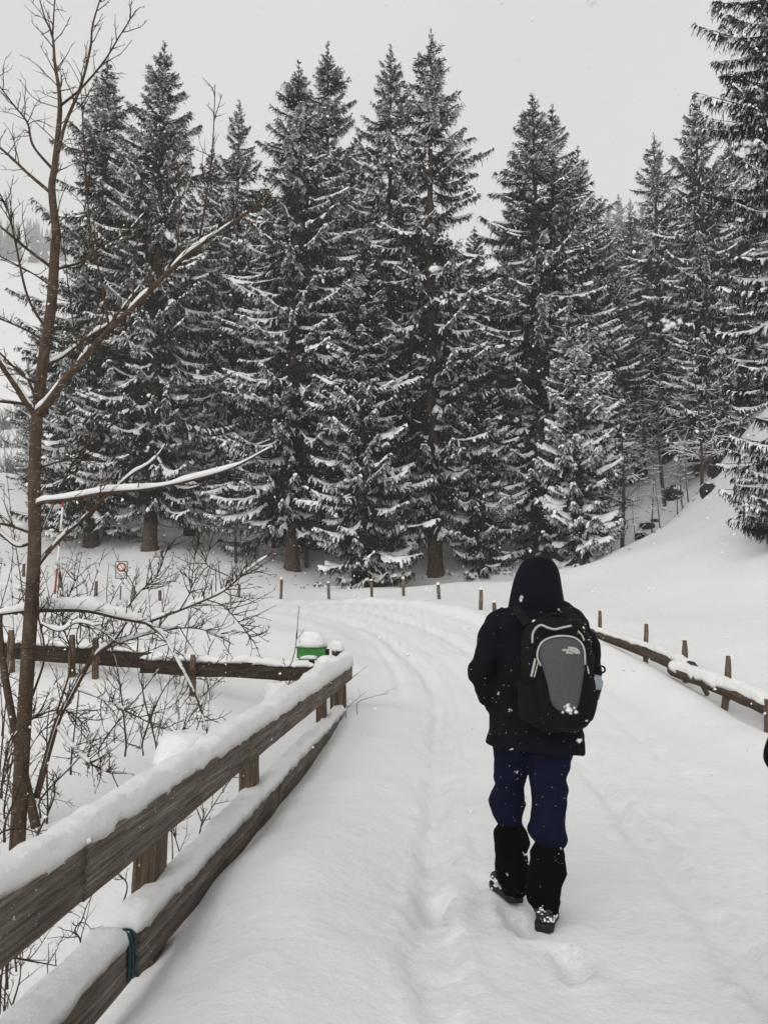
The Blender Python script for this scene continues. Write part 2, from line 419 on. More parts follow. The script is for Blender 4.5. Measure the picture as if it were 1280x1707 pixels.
gx = axis(-520, 520, .5, .04, 430)
gy = np.concatenate([np.linspace(-12, .9, 26)[:-1], axis(.9, 860, 3.2, .04, 560)[0:]])
gy = np.unique(np.round(gy, 4))
GX, GY = np.meshgrid(gx, gy)
GZ = height(GX, GY)
nx, ny = len(gx), len(gy)
TV = np.stack([GX, GY, GZ], -1).reshape(-1, 3)
ii = (np.arange(ny - 1)[:, None] * nx + np.arange(nx - 1)[None]).reshape(-1)
TQ = np.stack([ii, ii + 1, ii + nx + 1, ii + nx], -1)
ctr = TV[TQ].mean(1)
isroad = np.zeros(len(TQ), bool)
mk = (np.abs(ctr[:, 0]) < 40) & (ctr[:, 1] < 34)
o_, a_ = road_coord(ctr[mk, 0], ctr[mk, 1])
isroad[mk] = (o_ > -1.75) & (o_ < np.interp(ctr[mk, 1], [0, 9, 16], [2.6, 2.6, 2.1]))
def sub(name, mask, m):
    q = TQ[mask]; u, inv = np.unique(q, return_inverse=True)
    return link(name, np_mesh(name, TV[u], inv.reshape(-1, 4), None, [m], True))
tag(sub('road', isroad, M['snow']), 'snow covered road with faint wheel ruts curving left', kind='structure')
tag(sub('ground', ~isroad, M['snow']), 'deep snow covering the meadow and forest floor', kind='structure')

def gz(x, y): return float(height(np.array([x]), np.array([y]))[0])

def hit(px, py, d0=6.0, d1=90.0):
    """first point of the terrain along the line of sight"""
    D = np.linspace(d0, d1, 900); P = np.array([tuple(at(px, py, d)) for d in D]); k = np.where(height(P[:, 0], P[:, 1]) > P[:, 2])[0]
    return D[k[0]] if len(k) else d1
# ------------------------------------------------------------------ spruces

def spruce_meshes(name, seed, H, Lmax, k, base, dens=1.0, snow=.5, snow_w=1.0, low_droop=1.0, whorl=.45, trunk_r=.33, sparse_top=0.0, fine=1.0, needle='needle'):
    """trunk, branch wood, needle crown and snow load of one Norway spruce, base at the origin"""
    g = np.random.default_rng(seed)
    nV, nQ, nT, nn = [], [], [], 0
    sV, sQ, sn = [], [], 0
    br = MB(); tr = MB()
    zt = np.concatenate([[-.8, -.1, .25, .8], np.linspace(2, H, 16)])
    rt = trunk_r * np.clip(1 - zt / H, 0, 1) ** .85 + .012; rt[0] *= 1.55; rt[1] *= 1.45; rt[2] *= 1.2
    bend = np.stack([np.sin(zt / 7 + seed) * .10, np.cos(zt / 8 + seed * 2) * .10, zt], -1); bend[:, :2] -= bend[1, :2]
    tr.tube(bend, rt, 10)
    def trunk_at(z): return np.array([np.interp(z, zt, bend[:, 0]), np.interp(z, zt, bend[:, 1]), z])
    z = base; levels = []
    while z < H - .15:
        levels.append(z); t = H - z
        z += whorl * (.5 + .5 * min(1, t / 6)) * g.uniform(.75, 1.25)
    up = np.array([0, 0, 1.0])
    for z in levels:
        t = H - z
        nl = int(g.integers(5, 8)) if t > 1.5 else int(g.integers(4, 6)); nb = nl + (4 if t > 3 else 0)
        a0 = g.uniform(0, 6.28); wl_ = g.uniform(.72, 1.15)
        for b in range(nb):
            short = b >= nl
            if t > 2 and g.random() < .10 + sparse_top * (t < 12): continue
            a = a0 + b * 2 * np.pi / nb + g.normal(0, .2)
            L = Lmax * (1 - math.exp(-((t + .1) / k) ** 1.35)) * wl_ * g.uniform(.7, 1.15)
            hfrac = z / H
            if hfrac < .3: L *= .72 + .9 * hfrac
            if short: L *= g.uniform(.18, .42)
            L = max(L, .13)
            e0 = np.interp(t, [0, 2, 6, 11, 18, 30], [60, 32, 7, -10, -22, -30]) * (1 if t < 8 else low_droop) + g.normal(0, 6)
            e0 = math.radians(e0)
            sag = np.interp(t, [0, 4, 10, 20], [.0, .05, .12, .17]) * low_droop
            S = np.linspace(0, 1, 8)
            rr = L * S * math.cos(e0 * .8); zz = L * (math.sin(e0) * S - sag * np.sin(np.pi * S) + .08 * S ** 3 * (t > 1.5))
            side_w = g.normal(0, .07) * L * S ** 2
            ca, sa = math.cos(a), math.sin(a)
            P = trunk_at(z + (g.uniform(0, whorl) if short else 0)) + np.stack([ca * rr - sa * side_w, sa * rr + ca * side_w, zz + g.uniform(-.2, .2)], -1)
            br.tube(P[[0, 2, 4, 7]], np.array([.028, .02, .014, .005]) * (.5 + L / 4), 3, cap=False)
            m = max(4, int(L * 34 * dens * fine)); s = np.sort(g.uniform(.05 if t < 6 else .10, 1.0, m)) ** .8
            p0 = np.stack([np.interp(s, S, P[:, c]) for c in range(3)], -1)
            tg = norm(np.stack([np.interp(s, S, np.gradient(P[:, c])) for c in range(3)], -1))
            lat = norm(np.cross(tg, up)); sg = np.where(np.arange(m) % 2 == 0, 1.0, -1.0)[:, None]
            lt = (.15 + .30 * L ** .5 * (1 - s) ** .55) * g.uniform(.6, 1.3, m) / (fine ** .4)
            lt = np.clip(lt * min(1, .4 + L / 2.2), .10, .85)[:, None]
            hang = (np.interp(t, [0, 3, 9], [-.2, .3, 1.15]) * g.uniform(.5, 1.4, m))[:, None]
            d = norm(lat * sg * g.uniform(.5, 1.0, (m, 1)) + tg * g.uniform(.45, .95, (m, 1)) - up * hang * .55 + g.normal(0, .12, (m, 3)))
            d2 = norm(d * .75 - up * hang + g.normal(0, .1, (m, 3)))
            p1 = p0 + d * lt * .5; p2 = p1 + d2 * lt * .55
            w = norm(np.cross(d, up) + g.normal(0, .45, (m, 3))) * (g.uniform(.013, .028, (m, 1)) / fine ** .5)
            nV.append(np.stack([p0 - w * .6, p0 + w * .6, p1 + w, p1 - w, p2], 1).reshape(-1, 3))
            o = nn + np.arange(m)[:, None] * 5
            nQ.append(o + np.array([0, 1, 2, 3])); nT.append(o + np.array([3, 2, 4])); nn += m * 5
            # hanging side sprays
            for _ in range(3):
                f = g.uniform(.1, 1.0, (m, 1)); q0 = np.where(f < .5, p0 + (p1 - p0) * f * 2, p1 + (p2 - p1) * (f - .5) * 2)
                ss = g.choice([-1.0, 1.0], (m, 1)); l2 = norm(np.cross(d, up))
                dd = norm(d * g.uniform(.2, .7, (m, 1)) + l2 * ss * g.uniform(.2, .8, (m, 1)) - up * (hang * g.uniform(.5, 1.6, (m, 1))) + g.normal(0, .15, (m, 3)))
                ll = lt * g.uniform(.28, .6, (m, 1)); ww = norm(np.cross(dd, g.normal(0, 1, (m, 3)))) * g.uniform(.011, .022, (m, 1)) / fine ** .5
                nV.append(np.stack([q0 - ww, q0 + ww, q0 + dd * ll], 1).reshape(-1, 3))
                nT.append(nn + np.arange(m * 3).reshape(-1, 3)); nn += m * 3
            # snow lying on the outer twigs
            bs = 0.0 if g.random() < .27 - .3 * max(0, snow - .6) else g.uniform(.5, 1.3) * snow
            pr = .50 * bs * np.clip((s - .15) * 1.6, 0, 1) * (1.0 if t > 4 else .6)
            kx = np.where(g.random(m) < pr)[0]
            if len(kx):
                sw = g.uniform(.018, .045, (len(kx), 1)) * snow_w; sh = g.uniform(.015, .035, (len(kx), 1)) * snow_w
                la = norm(np.cross(d[kx], up)) * sw
                e = up * sh
                A0, A1, A2 = p0[kx] - up * .0, p1[kx], p1[kx] + (p2[kx] - p1[kx]) * g.uniform(.3, .95, (len(kx), 1))
                jit = lambda: g.normal(0, .008, (len(kx), 3))
                r0 = [A0 - la * .7 - up * .012, A0 + e * .9 + jit(), A0 + la * .7 - up * .012]
                r1 = [A1 - la * 1.15 - up * .02, A1 + e * 1.15 + jit(), A1 + la * 1.15 - up * .02]
                r2 = [A2 - la * .55 - up * .03, A2 + e * .5 + jit(), A2 + la * .55 - up * .03]
                sV.append(np.stack(r0 + r1 + r2, 1).reshape(-1, 3))
                o = sn + np.arange(len(kx))[:, None, None] * 9
                sQ.append((o + np.array([[0, 1, 4, 3], [1, 2, 5, 4], [3, 4, 7, 6], [4, 5, 8, 7]])[None]).reshape(-1, 4)); sn += len(kx) * 9
            # broad pads of snow merged over the twigs of a laden bough
            if bs > 0 and L > .7:
                for _ in range(int(g.integers(1, 4 + (L > 2)))):
                    s0 = g.uniform(.28, .85); ln = g.uniform(.22, .8) * snow_w / 1.6 / L; s1 = min(1.0, s0 + ln)
                    Sx = np.linspace(s0, s1, 8); Q = np.stack([np.interp(Sx, S, P[:, c]) for c in range(3)], -1)
                    hw = (g.uniform(.10, .26) * snow_w / 1.6 * np.sin(np.linspace(.3, 2.85, 8)) ** .6)[:, None] * g.uniform(.65, 1.35, (8, 2))
                    hh = (g.uniform(.04, .085) * snow_w / 1.6 * np.sin(np.linspace(.3, 2.85, 8)) ** .5) * g.uniform(.7, 1.3, 8)
                    lv = np.array([-sa, ca, 0]); dr = np.interp(t, [0, 4, 10], [.1, .35, .75])
                    ring = np.stack([Q - lv * hw[:, :1] - up * (hw[:, :1] * dr + .02), Q - lv * hw[:, :1] * .55 + up * (hh[:, None] * .75 - hw[:, :1] * dr * .3), Q + up * hh[:, None], Q + lv * hw[:, 1:] * .55 + up * (hh[:, None] * .75 - hw[:, 1:] * dr * .3), Q + lv * hw[:, 1:] - up * (hw[:, 1:] * dr + .02)], 1)
                    sV.append(ring.reshape(-1, 3)); i = np.arange(7)[:, None, None] * 5
                    sQ.append((sn + i + np.array([[j, j + 1, j + 6, j + 5] for j in range(4)])[None]).reshape(-1, 4)); sn += 40
            # ridge of snow along the bough
            if g.random() < .12 + .9 * bs and L > .6:
                i0 = int(g.integers(1, 4)); i1 = int(g.integers(6, 8))
                Sx = np.linspace(S[i0], S[i1] if i1 < 8 else 1, 9)
                Q = np.stack([np.interp(Sx, S, P[:, c]) for c in range(3)], -1)
                wv = (.035 + .05 * g.random(9)) * snow_w * np.sin(np.linspace(.25, 2.9, 9)) ** .5; hv = (.03 + .05 * g.random(9)) * snow_w * np.sin(np.linspace(.2, 2.95, 9)) ** .5
                lv = np.array([-sa, ca, 0])
                ring = np.stack([Q - lv * wv[:, None] - up * .02, Q + lv * (g.uniform(-.4, .4, 9) * wv)[:, None] + up * hv[:, None], Q + lv * wv[:, None] - up * .02], 1)
                sV.append(ring.reshape(-1, 3)); i = np.arange(8)[:, None, None] * 3
                sQ.append((sn + i + np.array([[0, 1, 4, 3], [1, 2, 5, 4]])[None]).reshape(-1, 4)); sn += 27
    # dead snags below the crown
    for _ in range(int(16 * base + 20)):
        z = g.uniform(1.2, base + 3); a = g.uniform(0, 6.28); L = g.uniform(.4, 1.9)
        d = np.array([math.cos(a), math.sin(a), g.uniform(-.5, .1)])
        p = trunk_at(z); mid = p + d * L * .5 + np.array([0, 0, -.05]); e = p + d * L + g.normal(0, .12, 3)
        br.tube(np.stack([p, mid, e]), np.array([.016, .010, .003]), 3, cap=False)
        for _k in range(3):
            f = g.uniform(.3, .95); q = p + (e - p) * f; dd = norm(d + g.normal(0, .6, 3)) * g.uniform(.15, .5)
            br.tube(np.stack([q, q + dd * .5, q + dd]), np.array([.006, .004, .002]), 3, cap=False)
    me = {'trunk': tr.mesh(name + '_trunk', [M['bark']], True), 'branches': br.mesh(name + '_branches', [M['twig']], True),
          'crown': np_mesh(name + '_crown', np.concatenate(nV), np.concatenate(nQ), np.concatenate(nT), [M[needle]]),
          'snow_load': np_mesh(name + '_snow', np.concatenate(sV), np.concatenate(sQ), None, [M['snow_tree']], True)}
    me['H'] = H
    return me

SP = {
    'tall': spruce_meshes('tall_spruce', 11, 29.0, 4.3, 7.5, 3.0, 1.0, .85, 1.7, trunk_r=.34),
    'open': spruce_meshes('open_spruce', 12, 29.0, 3.9, 6.8, 3.4, .95, .72, 1.6, whorl=.5, sparse_top=.14, trunk_r=.33),
    'slim': spruce_meshes('slim_spruce', 13, 26.0, 3.4, 6.0, 1.6, 1.0, .78, 1.65, trunk_r=.28),
    'half': spruce_meshes('half_grown_spruce', 14, 15.0, 2.9, 5.5, .4, 1.25, .85, 1.5, whorl=.36, trunk_r=.19),
    'laden': spruce_meshes('laden_spruce', 15, 13.0, 2.5, 5.0, .4, 1.35, 1.2, 2.2, low_droop=1.3, whorl=.44, trunk_r=.16),
    'near': spruce_meshes('near_spruce', 16, 24.0, 4.0, 7.0, .8, 1.15, .6, 1.2, whorl=.42, trunk_r=.3, fine=1.15),
}
def spruce(kind, px, base_py, D, top_py, label, rot, group, width=1.0, sink=.15):
    """plant a spruce so that its foot stands at (px, D) on the snow and its tip reaches top_py"""
    b = at(px, base_py, D); z = gz(b.x, b.y) - sink
    top = at(px, top_py, D).z
    h = top - z; sc = h / SP[kind]['H']
    t = empty('spruce_tree', (b.x, b.y, z), label, 'tree', group)
    t.rotation_euler = (0, 0, rot); t.scale = (sc ** .5 * width, sc ** .5 * width, sc) if sc < 1 else (sc * width, sc * width, sc)
    link('trunk', SP[kind]['trunk'], t); link('branches', SP[kind]['branches'], t)['kind'] = 'stuff'
    c = link('crown', SP[kind]['crown'], t); link('snow_load', SP[kind]['snow_load'], c)['kind'] = 'stuff'
    return t
G1 = 'spruces along the front edge of the forest'
G2 = 'spruces standing deeper in the forest'
G3 = 'far spruces fading in the falling snow'
front = [
    ('slim', 152, 906, 39, 100, 'tall spruce at the left end of the forest front, shorter neighbour of a taller one', .3, G1, 1.15),
    ('tall', 250, 921, 37, 65, 'tallest spruce of the left half, its tip right of the bare tree', 1.4, G1, 1.0),
    ('slim', 380, 857, 46, 165, 'slim spruce set back in the dip between the left and middle tall spruces', 2.2, G1, .9),
    ('tall', 487, 945, 36, 108, 'tall spruce with a thick bare trunk foot rising from the snow', 4.0, G1, 1.05),
    ('tall', 532, 930, 40, 72, 'tall spruce whose tip is left of the two neighbouring middle tips', 5.2, G1, .95),
    ('open', 648, 960, 38, 75, 'tall spruce with the middle tip of the three central ones', .9, G1, .95),
    ('open', 726, 957, 36, 50, 'highest spruce of all with open, ragged upper boughs', 3.1, G1, 1.05),
    ('half', 603, 973, 32, 400, 'half grown snowy spruce reaching the ground at the roadside, front and centre', 2.5, G1, 1.0),
    ('slim', 900, 932, 37, 158, 'dark spruce with the left tip of the twin tips behind the walker', 1.1, G1, 1.15),
    ('slim', 938, 935, 39, 170, 'spruce with the right tip of the twin tips behind the walker', 3.6, G1, 1.05),
    ('laden', 968, 941, 33, 500, 'small spruce bowed under heavy snow, standing just right of the hood', .5, G1, 1.0),
    ('slim', 985, 930, 44, 240, 'spruce on the right shoulder of the twin tipped pair', 4.4, G1, 1.0),
    ('near', 1384, 930, 20, -330, 'big near spruce cut off by the right edge of the picture', 2.0, G1, .88),
    ('slim', 1190, 790, 45, 155, 'spruce on the snowy slope just left of the big near one', 5.5, G1, 1.0),
    ('open', 1112, 780, 52, 222, 'spruce alone against the sky above the gully', 2.8, G1, .95),
    ('half', 800, 955, 36, 520, 'half grown spruce under the highest spruce, beside the walker hood', 3.9, G1, .9),
]
for (k, px, bpy_, D, tp, lab, r, g, w) in front: spruce(k, px, bpy_, D, tp, lab, r, g, w)
back = [
    ('slim', 70, 860, 47, 515, 'low spruce at the outer left end of the forest, behind the bare trunk', .1),
    ('half', 95, 890, 41, 645, 'small spruce at the far left end of the forest front', 2.4),
    ('slim', 205, 870, 50, 260, 'spruce filling the gap between the two leftmost tall tips', 4.0),
    ('slim', 335, 860, 52, 240, 'spruce tip peeping out right of the tallest left hand spruce', 3.0),
    ('tall', 430, 850, 50, 295, 'dark spruce behind, left of the thick bare trunk foot', .4),
    ('tall', 590, 870, 52, 235, 'dark spruce behind, between the two left central tips', 1.9),
    ('tall', 690, 870, 53, 260, 'dark spruce behind, left of the highest spruce', 2.9),
    ('slim', 800, 880, 48, 375, 'dark spruce behind, right of the highest spruce', 4.6),
    ('slim', 850, 890, 52, 415, 'dark spruce in the low notch left of the twin tipped pair', 1.3),
    ('slim', 1030, 880, 50, 375, 'dark spruce right of the twin tipped pair above the gully', 5.1),
    ('slim', 1065, 820, 58, 355, 'spruce at the head of the gully left of the lone tip', .8),
    ('slim', 1150, 770, 58, 330, 'spruce at the head of the gully right of the lone tip', 2.2),
    ('tall', 1240, 740, 50, 235, 'dark spruce mostly hidden behind the big near one', 3.3),
    ('slim', 290, 840, 60, 375, 'spruce deep behind the left group', 1.0),
    ('slim', 480, 830, 62, 365, 'spruce deep behind the thick bare trunk foot', 2.0),
    ('slim', 640, 830, 64, 365, 'spruce deep behind the middle tip', 3.0),
    ('slim', 750, 840, 62, 385, 'spruce deep behind the highest spruce', 4.0),
    ('slim', 900, 850, 58, 425, 'spruce deep behind the twin tipped pair', 5.0),
    ('slim', 980, 840, 62, 445, 'spruce deep behind the snow bowed small one', 6.0),
    ('slim', 1095, 740, 70, 405, 'spruce deep up the gully', .7),
    ('slim', 140, 850, 56, 375, 'spruce deep behind the left end of the forest', 5.7),
    ('slim', 1300, 690, 56, 245, 'spruce deep behind the right edge', 1.7),
]
for (k, px, bpy_, D, tp, lab, r) in back: spruce(k, px, bpy_, D, tp, lab, r, G2)
far = [(1040, 215, 322), (1058, 230, 330), (1078, 210, 335), (1022, 240, 340), (1160, 220, 330), (840, 215, 420), (1000, 235, 345)]
words = ['second', 'third', 'fourth', 'first', 'fifth', 'sixth', 'seventh']
for i, (px, D, tp) in enumerate(far):
    spruce('slim', px, 600, D, tp, 'pale far spruce above the gully notch, %s in its hazy row' % words[i], i * 1.3, G3, 1.0)
# ------------------------------------------------------------------ timber
def timber(name, p0, p1, thick, high, m, parent, rough=.004, roll=0.0, seed=0, point=0.0, chamfer=.006, taper=1.0, ends=0.0):
    """sawn beam from p0 to p1 (local X along it, Y = thickness, Z = height) with worn uneven edges"""
    p0, p1 = Vector(p0), Vector(p1); d = p1 - p0; L = d.length
    ex = d.normalized(); up = Vector((0, 0, 1)) if abs(ex.z) < .9 else Vector((0, 1, 0))
    ey = up.cross(ex).normalized(); ez = ex.cross(ey)
    R = Matrix((ex, ey, ez)).transposed().to_4x4()
    if roll: R = R @ Matrix.Rotation(roll, 4, 'X')
    g = np.random.default_rng(seed)
    n = max(3, int(L / .12)); xs = np.linspace(0, L, n)
    t, h, c = thick / 2, high / 2, chamfer
    prof = np.array([(-t, -h + c), (-t, 0), (-t, h - c), (-t + c, h), (t - c, h), (t, h - c), (t, 0), (t, -h + c), (t - c, -h), (-t + c, -h)])
    rings = []
    for i, x in enumerate(xs):
        k = 1 + (taper - 1) * x / L
        pr = prof * k
        if point and x > L - point:
            f = max(.12, (L - x) / point); pr = pr * np.array([1.0, f])
        wob = vnoise(np.full(10, x * 3.1), np.arange(10) * 1.7, seed) * rough * 3 + g.normal(0, rough * .5, 10)
        pr = pr + np.stack([wob, np.roll(wob, 3)], -1)
        xx = np.full(10, x) + (ends * g.normal(0, 1, 10) if i in (0, n - 1) else 0)
        rings.append(np.stack([xx, pr[:, 0], pr[:, 1]], -1))
    b = MB(); b.loft(rings)
    o = b.build(name, m, parent, False)
    W = Matrix.Translation(p0) @ R
    o.matrix_local = (Matrix.Translation(-parent.location) @ W) if parent else W
    return o

def snow_ridge(name, P, width, high, parent, m='snow_cap', seed=0, off=(0, 0), lump=.35, step=.03, overhang=.02, taper_ends=True, nprof=11):
    """rounded lumpy load of snow lying along the polyline P (the middle of the supporting edge)"""
    P = np.asarray([tuple(p) for p in P], float)
    seg = np.linalg.norm(np.diff(P, axis=0), axis=1); acc = np.concatenate([[0], np.cumsum(seg)]); L = acc[-1]
    n = max(6, int(L / step)); x = np.linspace(0, L, n)
    Q = np.stack([np.interp(x, acc, P[:, c]) for c in range(3)], -1)
    T = norm(np.gradient(Q, axis=0)); side = norm(np.cross(T, [0, 0, 1.0]))
    w = width(x) if callable(width) else np.full(n, width); h = high(x) if callable(high) else np.full(n, high)
    w = w / 2 * (1 + lump * .35 * fbm(x / .35, x * 0 + seed, 40 + seed, 2)); h = h * (1 + lump * fbm(x / .3, x * 0 + seed, 50 + seed, 3))
    if taper_ends:
        e = np.clip(np.minimum(x, L - x) / .10, 0, 1) ** .5; h = h * (.15 + .85 * e); w = w * (.75 + .25 * e)
    a = np.linspace(0, np.pi, nprof)
    ring = []
    for i in range(n):
        cx_ = np.sign(np.cos(a)) * np.abs(np.cos(a)) ** .58; cz_ = np.sin(a) ** .55 * (1 + .10 * np.cos(a))
        jit = fbm(np.full(nprof, x[i] / .16), a * 1.6, 60 + seed, 3) * .014
        px_ = cx_ * (w[i] + jit); pz_ = cz_ * (h[i] + jit * np.sin(a))
        px_ = np.concatenate([px_, [-w[i] * .8, w[i] * .8]]); pz_ = np.concatenate([pz_ - overhang * (np.abs(np.cos(np.concatenate([a]))) ** 6) * (1 + 1.2 * vnoise(np.full(nprof, x[i] / .05), a, 70 + seed)), [.004, .004]])
        ring.append(Q[i] + side[i] * px_[:, None] + np.array([0, 0, 1.0]) * pz_[:, None])
    b = MB(); b.loft(ring)
    o = b.build(name, M[m], parent, True, origin=tuple(parent.location) if parent else (0, 0, 0))
    return o

def snow_mound(name, c, rx, ry, h, parent, seed=0, m='snow_cap', flat=.0):
    """a rounded heap of snow, base centre at c"""
    nr, na = 10, 22; rings = []
    for i in range(nr):
        f = i / (nr - 1); ang = f * math.pi / 2
        r = math.cos(ang) ** .6; z = math.sin(ang) ** .9
        a = np.arange(na) * 2 * np.pi / na
        wob = 1 + .5 * fbm(np.cos(a) * 1.3 + 9, np.sin(a) * 1.3 + f * 2, seed, 3)
        rings.append(np.stack([c[0] + rx * r * np.cos(a) * wob, c[1] + ry * r * np.sin(a) * wob, c[2] + h * z * (1 + .1 * vnoise(np.cos(a) * 2, np.sin(a) * 2 + 5, seed)) + 0 * a], -1))
    b = MB(); b.loft(rings)
    return b.build(name, M[m], parent, True, origin=tuple(parent.location) if parent else (0, 0, 0))

# ------------------------------------------------------------------ bridge railing on the left
RX = -1.26
rl = empty('bridge_railing', rail(RX, 4, 0), 'weathered two rail wooden bridge railing capped with thick snow, left foreground', 'railing')
ZU, ZL, HP, TP = .685, .215, .182, .05
upper = [(.35, 2.62, .0), (2.62, 4.75, .004), (4.75, 9.72, -.004)]
for i, (s0, s1, dx) in enumerate(upper):
    timber('upper_rail', rail(RX + dx, s0 + .004, ZU - HP / 2), rail(RX + dx, s1 - .004, ZU - HP / 2 + .002), TP, HP, M['wood'], rl, .0016, 0, 21 + i, ends=.004)
lower = [(.35, 3.10, -.022, -.006), (3.13, 5.6, .0, .0), (5.6, 9.0, .004, .006)]
for i, (s0, s1, dx, dz) in enumerate(lower):
    timber('lower_rail', rail(RX + dx, s0, ZL - .09 + dz), rail(RX + dx, s1, ZL - .09 + dz), TP, .18, M['wood'], rl, .002, 0, 31 + i, ends=.006)
for i, s in enumerate((1.5, 3.5, 5.2, 8.05, 8.95, 9.55)):
    w_ = .185 if i < 4 else .15
    timber('post', rail(RX - .085, s, -1.7), rail(RX - .085, s, ZU - .025), .10, w_, M['wood_post'], rl, .004, 0, 41 + i, ends=.004)
timber('corner_block', rail(RX - .09, 9.50, .52), rail(RX - .09, 9.72, .52), .07, .07, M['wood_dark'], rl, .003, 0, 55)
# cap board that carries the thick snow
timber('cap_board', rail(RX - .075, .35, ZU - .018), rail(RX - .075, 9.70, ZU - .018), .095, .03, M['wood'], rl, .003, 0, 58)
snow_ridge('snow_cap', [rail(RX - .035, .35, ZU + .001), rail(RX - .06, 9.74, ZU + .001)], lambda x: .105 + .012 * x, lambda x: (.040 + .013 * x) * (1 + .3 * vnoise(x / 1.1, x * 0, 5)), rl, seed=1, lump=.30, step=.025, overhang=.012)
snow_ridge('snow_cap', [rail(RX - .05, .35, ZL - .010), rail(RX - .05, 3.06, ZL - .010)], .14, .075, rl, seed=2, lump=.30, step=.025, overhang=.014)
snow_ridge('snow_cap', [rail(RX - .03, 3.10, ZL + .003), rail(RX - .03, 8.98, ZL + .004)], .13, .08, rl, seed=3, lump=.35, step=.025, overhang=.014)
for i, (s, rx, h) in enumerate(((4.25, .17, .15), (6.55, .12, .17), (8.9, .13, .15))):
    p = rail(RX - .22 if i < 2 else RX - .15, s, ZU - .05 if i < 2 else ZU + .02)
    snow_mound('snow_mound', (p.x, p.y, p.z), rx, rx * 1.2, h, rl, 11 + i)
# blue strap tied round the end of the lower rail
M['strap'] = m_plain('faded_blue_strap', (.022, .055, .068), .7, .3, .5, 60, .5, 200)
for k in range(3):
    b = MB(); s = 3.03 + k * .028
    loop = [rail(RX - .07, s, ZL - .03), rail(RX - .035, s - .01, ZL + .012), rail(RX + .005, s + .004, ZL + .004), rail(RX + .012, s + .02, ZL - .06), rail(RX + .006, s + .028, ZL - .16), rail(RX - .04, s + .03, ZL - .185)]
    b.tube(catmull([tuple(v) for v in loop], 5), np.full(26, .006), 6)
    o = b.build('strap', M['strap'], rl, True, origin=tuple(rl.location))

# ------------------------------------------------------------------ cross fence behind the railing with the green box
xf = empty('wooden_fence', at(322, 1172, 9.2), 'dark wet beam fence with two stakes running left from the railing end', 'fence')
timber('beam', at(526, 1123, 9.3), at(235, 1108, 9.35), .07, .185, M['wood_dark'], xf, .008, 0, 61, ends=.01)
timber('beam', at(262, 1101, 9.43), at(-60, 1079, 9.55), .07, .20, M['wood_dark'], xf, .008, 0, 62, ends=.01)
for i, (px, y0, y1, w_) in enumerate(((322, 1185, 1091, .085), (160, 1155, 1063, .085), (121, 1150, 1058, .10), (20, 1130, 1050, .08))):
    a0, a1 = at(px, y0, 9.24), at(px, y1, 9.24)
    timber('stake', (a0.x, a0.y, a0.z - .2), a1, .06, w_, M['stake'], xf, .004, 0, 65 + i, point=.08)
a0, a1 = at(526, 1109, 9.3), at(235, 1094, 9.35)
snow_ridge('snow_cap', [a0 - Vector((0, 0, .01)), a1 - Vector((0, 0, .01))], .085, .055, xf, seed=4, lump=.9)
a0, a1 = at(262, 1087, 9.43), at(-60, 1063, 9.55)
snow_ridge('snow_cap', [a0, a1], .085, .06, xf, seed=5, lump=.9)

gb = empty('green_box', at(520, 1160, 10.3), 'small green metal box under a tall dome of snow behind the railing end', 'box')
M['green'] = m_plain('green_paint', (.03, .17, .025), .45, .4, .25, 8)
M['green_dark'] = m_plain('box_slot', (.008, .012, .008), .6, .3, .2, 20)
c0 = at(520, 1096, 10.3); bw, bh, bd = .37, .135, .26
bm = bmesh.new(); bmesh.ops.create_cube(bm, size=1.0)
for v in bm.verts: v.co = Vector((v.co.x * bw, v.co.y * bd, v.co.z * bh))
bmesh.ops.bevel(bm, geom=bm.edges[:], offset=.006, segments=2, affect='EDGES')
me = bpy.data.meshes.new('body'); bm.to_mesh(me); bm.free(); me.materials.append(M['green'])
o = link('body', me, gb, Vector((c0.x, c0.y, c0.z + bh / 2)) - gb.location)
timber('lid', (c0.x - bw / 2 - .012, c0.y, c0.z + bh), (c0.x + bw / 2 + .012, c0.y, c0.z + bh), bd + .03, .014, M['green'], gb, .0005, 0, 3, chamfer=.003)
timber('slot', (c0.x + bw / 2 + .002, c0.y - .05, c0.z + .03), (c0.x + bw / 2 + .002, c0.y - .05, c0.z + bh - .02), .09, .008, M['green_dark'], gb, .0005, 0, 3, chamfer=.001)
timber('post', (c0.x, c0.y, c0.z - 1.0), (c0.x, c0.y, c0.z + .004), .07, .07, M['wood_dark'], gb, .002, 0, 6)
snow_mound('snow_cap', (c0.x, c0.y, c0.z + bh + .004), bw / 2 * 1.0, bd / 2 * 1.05, .2, gb, 4)
p = Vector((c0.x - .02, c0.y - bd / 2 - .045, c0.z - .012)); timber('front_ledge', (p.x - .14, p.y + .02, p.z), (p.x + .1, p.y + .02, p.z), .075, .014, M['green'], gb, .0005, 0, 6, chamfer=.002)
snow_mound('snow_heap', (p.x, p.y + .02, p.z + .007), .10, .035, .045, gb, 9)
gp = empty('gate_post', at(562, 1150, 10.1), 'short dark post with a snow cap right of the green box', 'post')
a0, a1 = at(562, 1165, 10.1), at(562, 1085, 10.1)
timber('shaft', (a0.x, a0.y, a0.z - .3), a1, .13, .13, M['wood_dark'], gp, .004, 0, 8)
snow_mound('snow_cap', (a1.x, a1.y, a1.z), .085, .085, .14, gp, 5)

